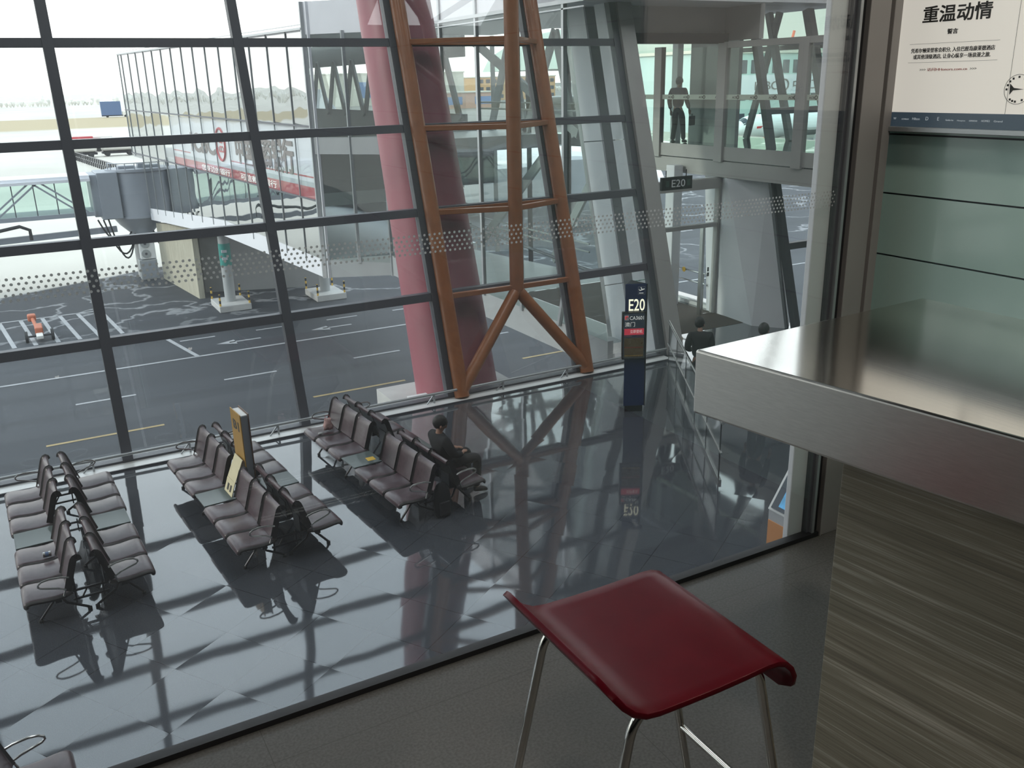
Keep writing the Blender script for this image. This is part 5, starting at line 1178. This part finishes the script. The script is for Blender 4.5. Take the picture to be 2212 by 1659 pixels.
# ---- aircraft
def airliner(loc, rz, L, r, label, red, sub='airliner'):
    t = thing('airliner', label, 'aircraft', loc, rz)
    secs = []; N = 28
    prof_ = [(0, .06, -.42), (.012, .35, -.30), (.035, .62, -.16), (.07, .86, -.06), (.11, .98, 0), (.15, 1, 0), (.70, 1, 0), (.82, .82, .14), (.92, .50, .36), (1.0, .12, .62)]
    for f, k, dz in prof_: secs.append([(-f * L, r * k * math.cos(2 * math.pi * j / N), r * k * math.sin(2 * math.pi * j / N) + r * dz) for j in range(N)])
    build('fuselage', MB().loft(secs), PLANEW, t, smooth='all')
    for s in (-1, 1):
        build('wing', MB().hexa([(-.36 * L, s * r * .8, -.5 * r), (-.56 * L, s * r * .8, -.5 * r), (-.66 * L, s * L * .46, .1 * r), (-.61 * L, s * L * .46, .1 * r), (-.36 * L, s * r * .8, -.3 * r), (-.56 * L, s * r * .8, -.3 * r), (-.66 * L, s * L * .46, .16 * r), (-.61 * L, s * L * .46, .16 * r)]), GREY_CLAD, t)
        build('tailplane', MB().hexa([(-.90 * L, s * .3, .55 * r), (-.99 * L, s * .3, .55 * r), (-1.04 * L, s * L * .17, .7 * r), (-1.0 * L, s * L * .17, .7 * r), (-.90 * L, s * .3, .7 * r), (-.99 * L, s * .3, .7 * r), (-1.04 * L, s * L * .17, .76 * r), (-1.0 * L, s * L * .17, .76 * r)]), GREY_CLAD, t)
        build('engine', MB().tube([(-.36 * L, s * L * .16, -1.05 * r), (-.37 * L, s * L * .16, -1.05 * r), (-.45 * L, s * L * .16, -1.0 * r)], [r * .40, r * .46, r * .30], 18), GREY_CLAD, t, smooth=True)
        build('stripe', MB().hexa([(-.10 * L, s * r * .985, -.12 * r), (-.9 * L, s * r * .72, .25 * r), (-.9 * L, s * r * .66, .25 * r), (-.10 * L, s * r * .93, -.12 * r), (-.10 * L, s * r * 1.01, .05 * r), (-.9 * L, s * r * .70, .5 * r), (-.9 * L, s * r * .64, .5 * r), (-.10 * L, s * r * .95, .05 * r)]) if red else MB().box((-.6 * L, s * r * .99 - .01, .1 * r), (-.12 * L, s * r * 1.005 + .01, .2 * r)), PLANER if red else PLANEB, t)
    build('tail_fin', MB().hexa([(-.84 * L, -.15, .8 * r), (-.98 * L, -.15, .8 * r), (-.98 * L, .15, .8 * r), (-.84 * L, .15, .8 * r), (-.98 * L, -.08, .8 * r + L * .15), (-1.04 * L, -.08, .8 * r + L * .15), (-1.04 * L, .08, .8 * r + L * .15), (-.98 * L, .08, .8 * r + L * .15)]), PLANER if red else BRIDGE, t)
    mb = MB()
    for s in (-1, 1):
        for k, (f0, f1) in enumerate(((.040, .055), (.057, .075))):
            p = [(f0, .40, .28), (f1, .62 + .1 * k, .30), (f1, .52 + .1 * k, .56), (f0, .26, .44)]
            mb.add([(-f * L - .0, s * y * r, z * r + .03) for f, y, z in p], [(0, 1, 2, 3)])
    secs2 = []
    def band(f, k, dz, a): return [( -f * L, r * k * 1.012 * math.sin(R(q)), r * k * 1.012 * math.cos(R(q)) + r * dz) for q in a]
    aa = [-62, -40, -20, 0, 20, 40, 62]
    mb2 = MB(); A_, B_ = band(.040, .655, -.145, aa), band(.064, .825, -.075, aa)
    for k in range(6): mb2.add([A_[k], A_[k + 1], B_[k + 1], B_[k]], [(0, 1, 2, 3)])
    build('cockpit_windows', mb2, PLANEB, t)
    hgt = loc[2] - Z0
    for x, y in ((-.12 * L, 0), (-.52 * L, -.09 * L), (-.52 * L, .09 * L)):
        g = build('landing_gear', MB().tube([(x, y, -r * .6), (x, y, -hgt + .5)], .16, 8), DKMETAL, t, smooth=True)
        build('wheel', MB().tube([(x, y - .45, -hgt + .55), (x, y - .1, -hgt + .55)], .55, 14).tube([(x, y + .1, -hgt + .55), (x, y + .45, -hgt + .55)], .55, 14), RUBBER, g, smooth=True)
    return t
def at(px, py, z):      # helper for siting far objects: point at height z along a sight line given once from the survey
    m = cam.matrix_world; d = m.to_3x3() @ Vector(((px - 1106) / 1940, -(py - 829.5) / 1940, -1)); o = m.translation; return o + d * ((z - o.z) / d.z)
airliner((49.5, 62.5, -1.6), R(-58), 38, 2.0, 'white airliner nose seen through the gatehouse glass beside the grey drum', False)
airliner((150, 262, -1.3), R(170), 40, 2.6, 'parked white airliner with red stripe and red tail fin', True)
jb2 = thing('boarding_bridge', 'grey-green boarding bridge drum seen through the gatehouse glass', 'boarding bridge', (38, 60, Z0))
q = Vector((40.5, 63.5, 0))
build('drum', MB().tube([(q.x, q.y, -3.2), (q.x, q.y, .0)], 1.9, 32), BRIDGE, jb2, smooth=True, world=True)
build('column', MB().tube([(q.x, q.y, Z0), (q.x, q.y, -3.2)], .6, 20), CONC2, jb2, smooth=True, world=True)
build('cabin', MB().box((q.x + 1.2, q.y - 1.4, -3.0), (q.x + 4.2, q.y + 1.4, -.2)), BRIDGE, jb2, world=True, bevel=.1)
build('tunnel', MB().box((q.x - 9, q.y - 1.4, -3.0), (q.x - 1.2, q.y + 1.4, -.3)), GREY_CLAD, jb2, world=True, bevel=.05)

# ---- distant buildings and tree belt
def block(name, label, lo, hi, m, roof, win_m, rows, cols, cat='building'):
    t = thing(name, label, cat, ((lo[0] + hi[0]) / 2, (lo[1] + hi[1]) / 2, Z0))
    build('wall', MB().box(lo, hi), m, t, world=True)
    build('roof', MB().box((lo[0] - .5, lo[1] - .5, hi[2]), (hi[0] + .5, hi[1] + .5, hi[2] + .6)), roof, t, world=True)
    for r_ in range(rows):
        mb = MB()
        for c_ in range(cols):
            x = lo[0] + (c_ + .5) * (hi[0] - lo[0]) / cols; z = lo[2] + (r_ + .5) * (hi[2] - lo[2]) / rows; wd = (hi[0] - lo[0]) / cols * .3; hh = (hi[2] - lo[2]) / rows * .25
            mb.box((x - wd, lo[1] - .1, z - hh), (x + wd, lo[1] + .02, z + hh))
        build('window_band', mb, win_m, t, world=True)
    return t
OCH = pm('ochre_wall', (.55, .33, .14), .8); PINK = pm('pink_wall', (.5, .32, .25), .8); PALE = pm('pale_wall', (.58, .56, .48), .8); BLST = pm('blue_stripe', (.12, .22, .42), .6); GRNW = pm('green_white_facade', (.42, .56, .53), .5)
block('terminal_block', 'far orange and white office block seen through the gatehouse glass', (285, 560, Z0), (345, 590, 9), OCH, PALE, PLANEB, 3, 12)
block('hangar', 'far pale hangar with a blue base band beside the red column', (170, 520, Z0), (255, 580, 12), PALE, PALE, BLST, 1, 1)
block('shed', 'far red-brown low shed in front of the pale hangar', (165, 400, Z0), (215, 420, 1.5), PINK, PALE, BLST, 1, 3)
block('shed', 'far yellow-roofed shed behind the red-tailed airliner', (330, 470, Z0), (430, 500, 6), PALE, OCH, BLST, 1, 6)
t = block('concourse', 'pale green terminal concourse with a bank sign seen through the walkway glass', (125, 150, Z0), (215, 190, 10.5), GRNW, PALE, PLANEB, 3, 30)
build('sign_panel', MB().box((138, 149.8, 2.2), (200, 149.9, 6.2)), SIGNWHITE, t, world=True)
text('lettering', 'ICBC', 2.4, (141.5, 149.7, 3.2), (1, 0, 0), UP, TEXTBROWN, t, depth=.03, width=6.5)
text('lettering', '中国工商银行', 2.4, (152.5, 149.7, 3.2), (1, 0, 0), UP, TEXTBROWN, t, depth=.03, width=16)
build('logo_ring', MB().tube([(150.2 + 1.1 * math.cos(R(a)), 149.7, 4.1 + 1.1 * math.sin(R(a))) for a in range(0, 360, 20)], .16, 5, closed=True), TEXTBROWN, t, world=True)
secs = []
for k in range(13):
    a = math.pi * k / 12; secs.append((210 - 75 * math.cos(a), 9.0 + 16 * math.sin(a)))
build('vault_roof', MB().loft([[(x, 192, z) for x, z in secs], [(x, 262, z) for x, z in secs]]), pm('green_roof', (.42, .50, .42), .6), t, world=True, smooth=True)
for x in (146, 152): build('roof_mast', MB().tube([(x, 151, 10.6), (x + 1.2, 151, 15)], .3, 6), OR2, t, world=True)
airliner((109, 120, -2.2), R(180), 38, 2.0, 'white airliner with a thin red stripe beyond the walkway glass', True)

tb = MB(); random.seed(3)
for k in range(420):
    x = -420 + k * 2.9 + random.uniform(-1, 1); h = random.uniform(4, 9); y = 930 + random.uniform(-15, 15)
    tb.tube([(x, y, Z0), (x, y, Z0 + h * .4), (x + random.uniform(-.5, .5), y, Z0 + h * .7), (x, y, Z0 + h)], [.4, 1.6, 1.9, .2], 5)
tr = build('treeline', tb, pm('hazed_branches', (.72, .71, .66), .9, var=.2, scale=.2)); tr['kind'] = 'stuff'; tr['label'] = 'bare tree belt along the horizon, painted pale for haze'  # distance haze is put into the pale branch colour
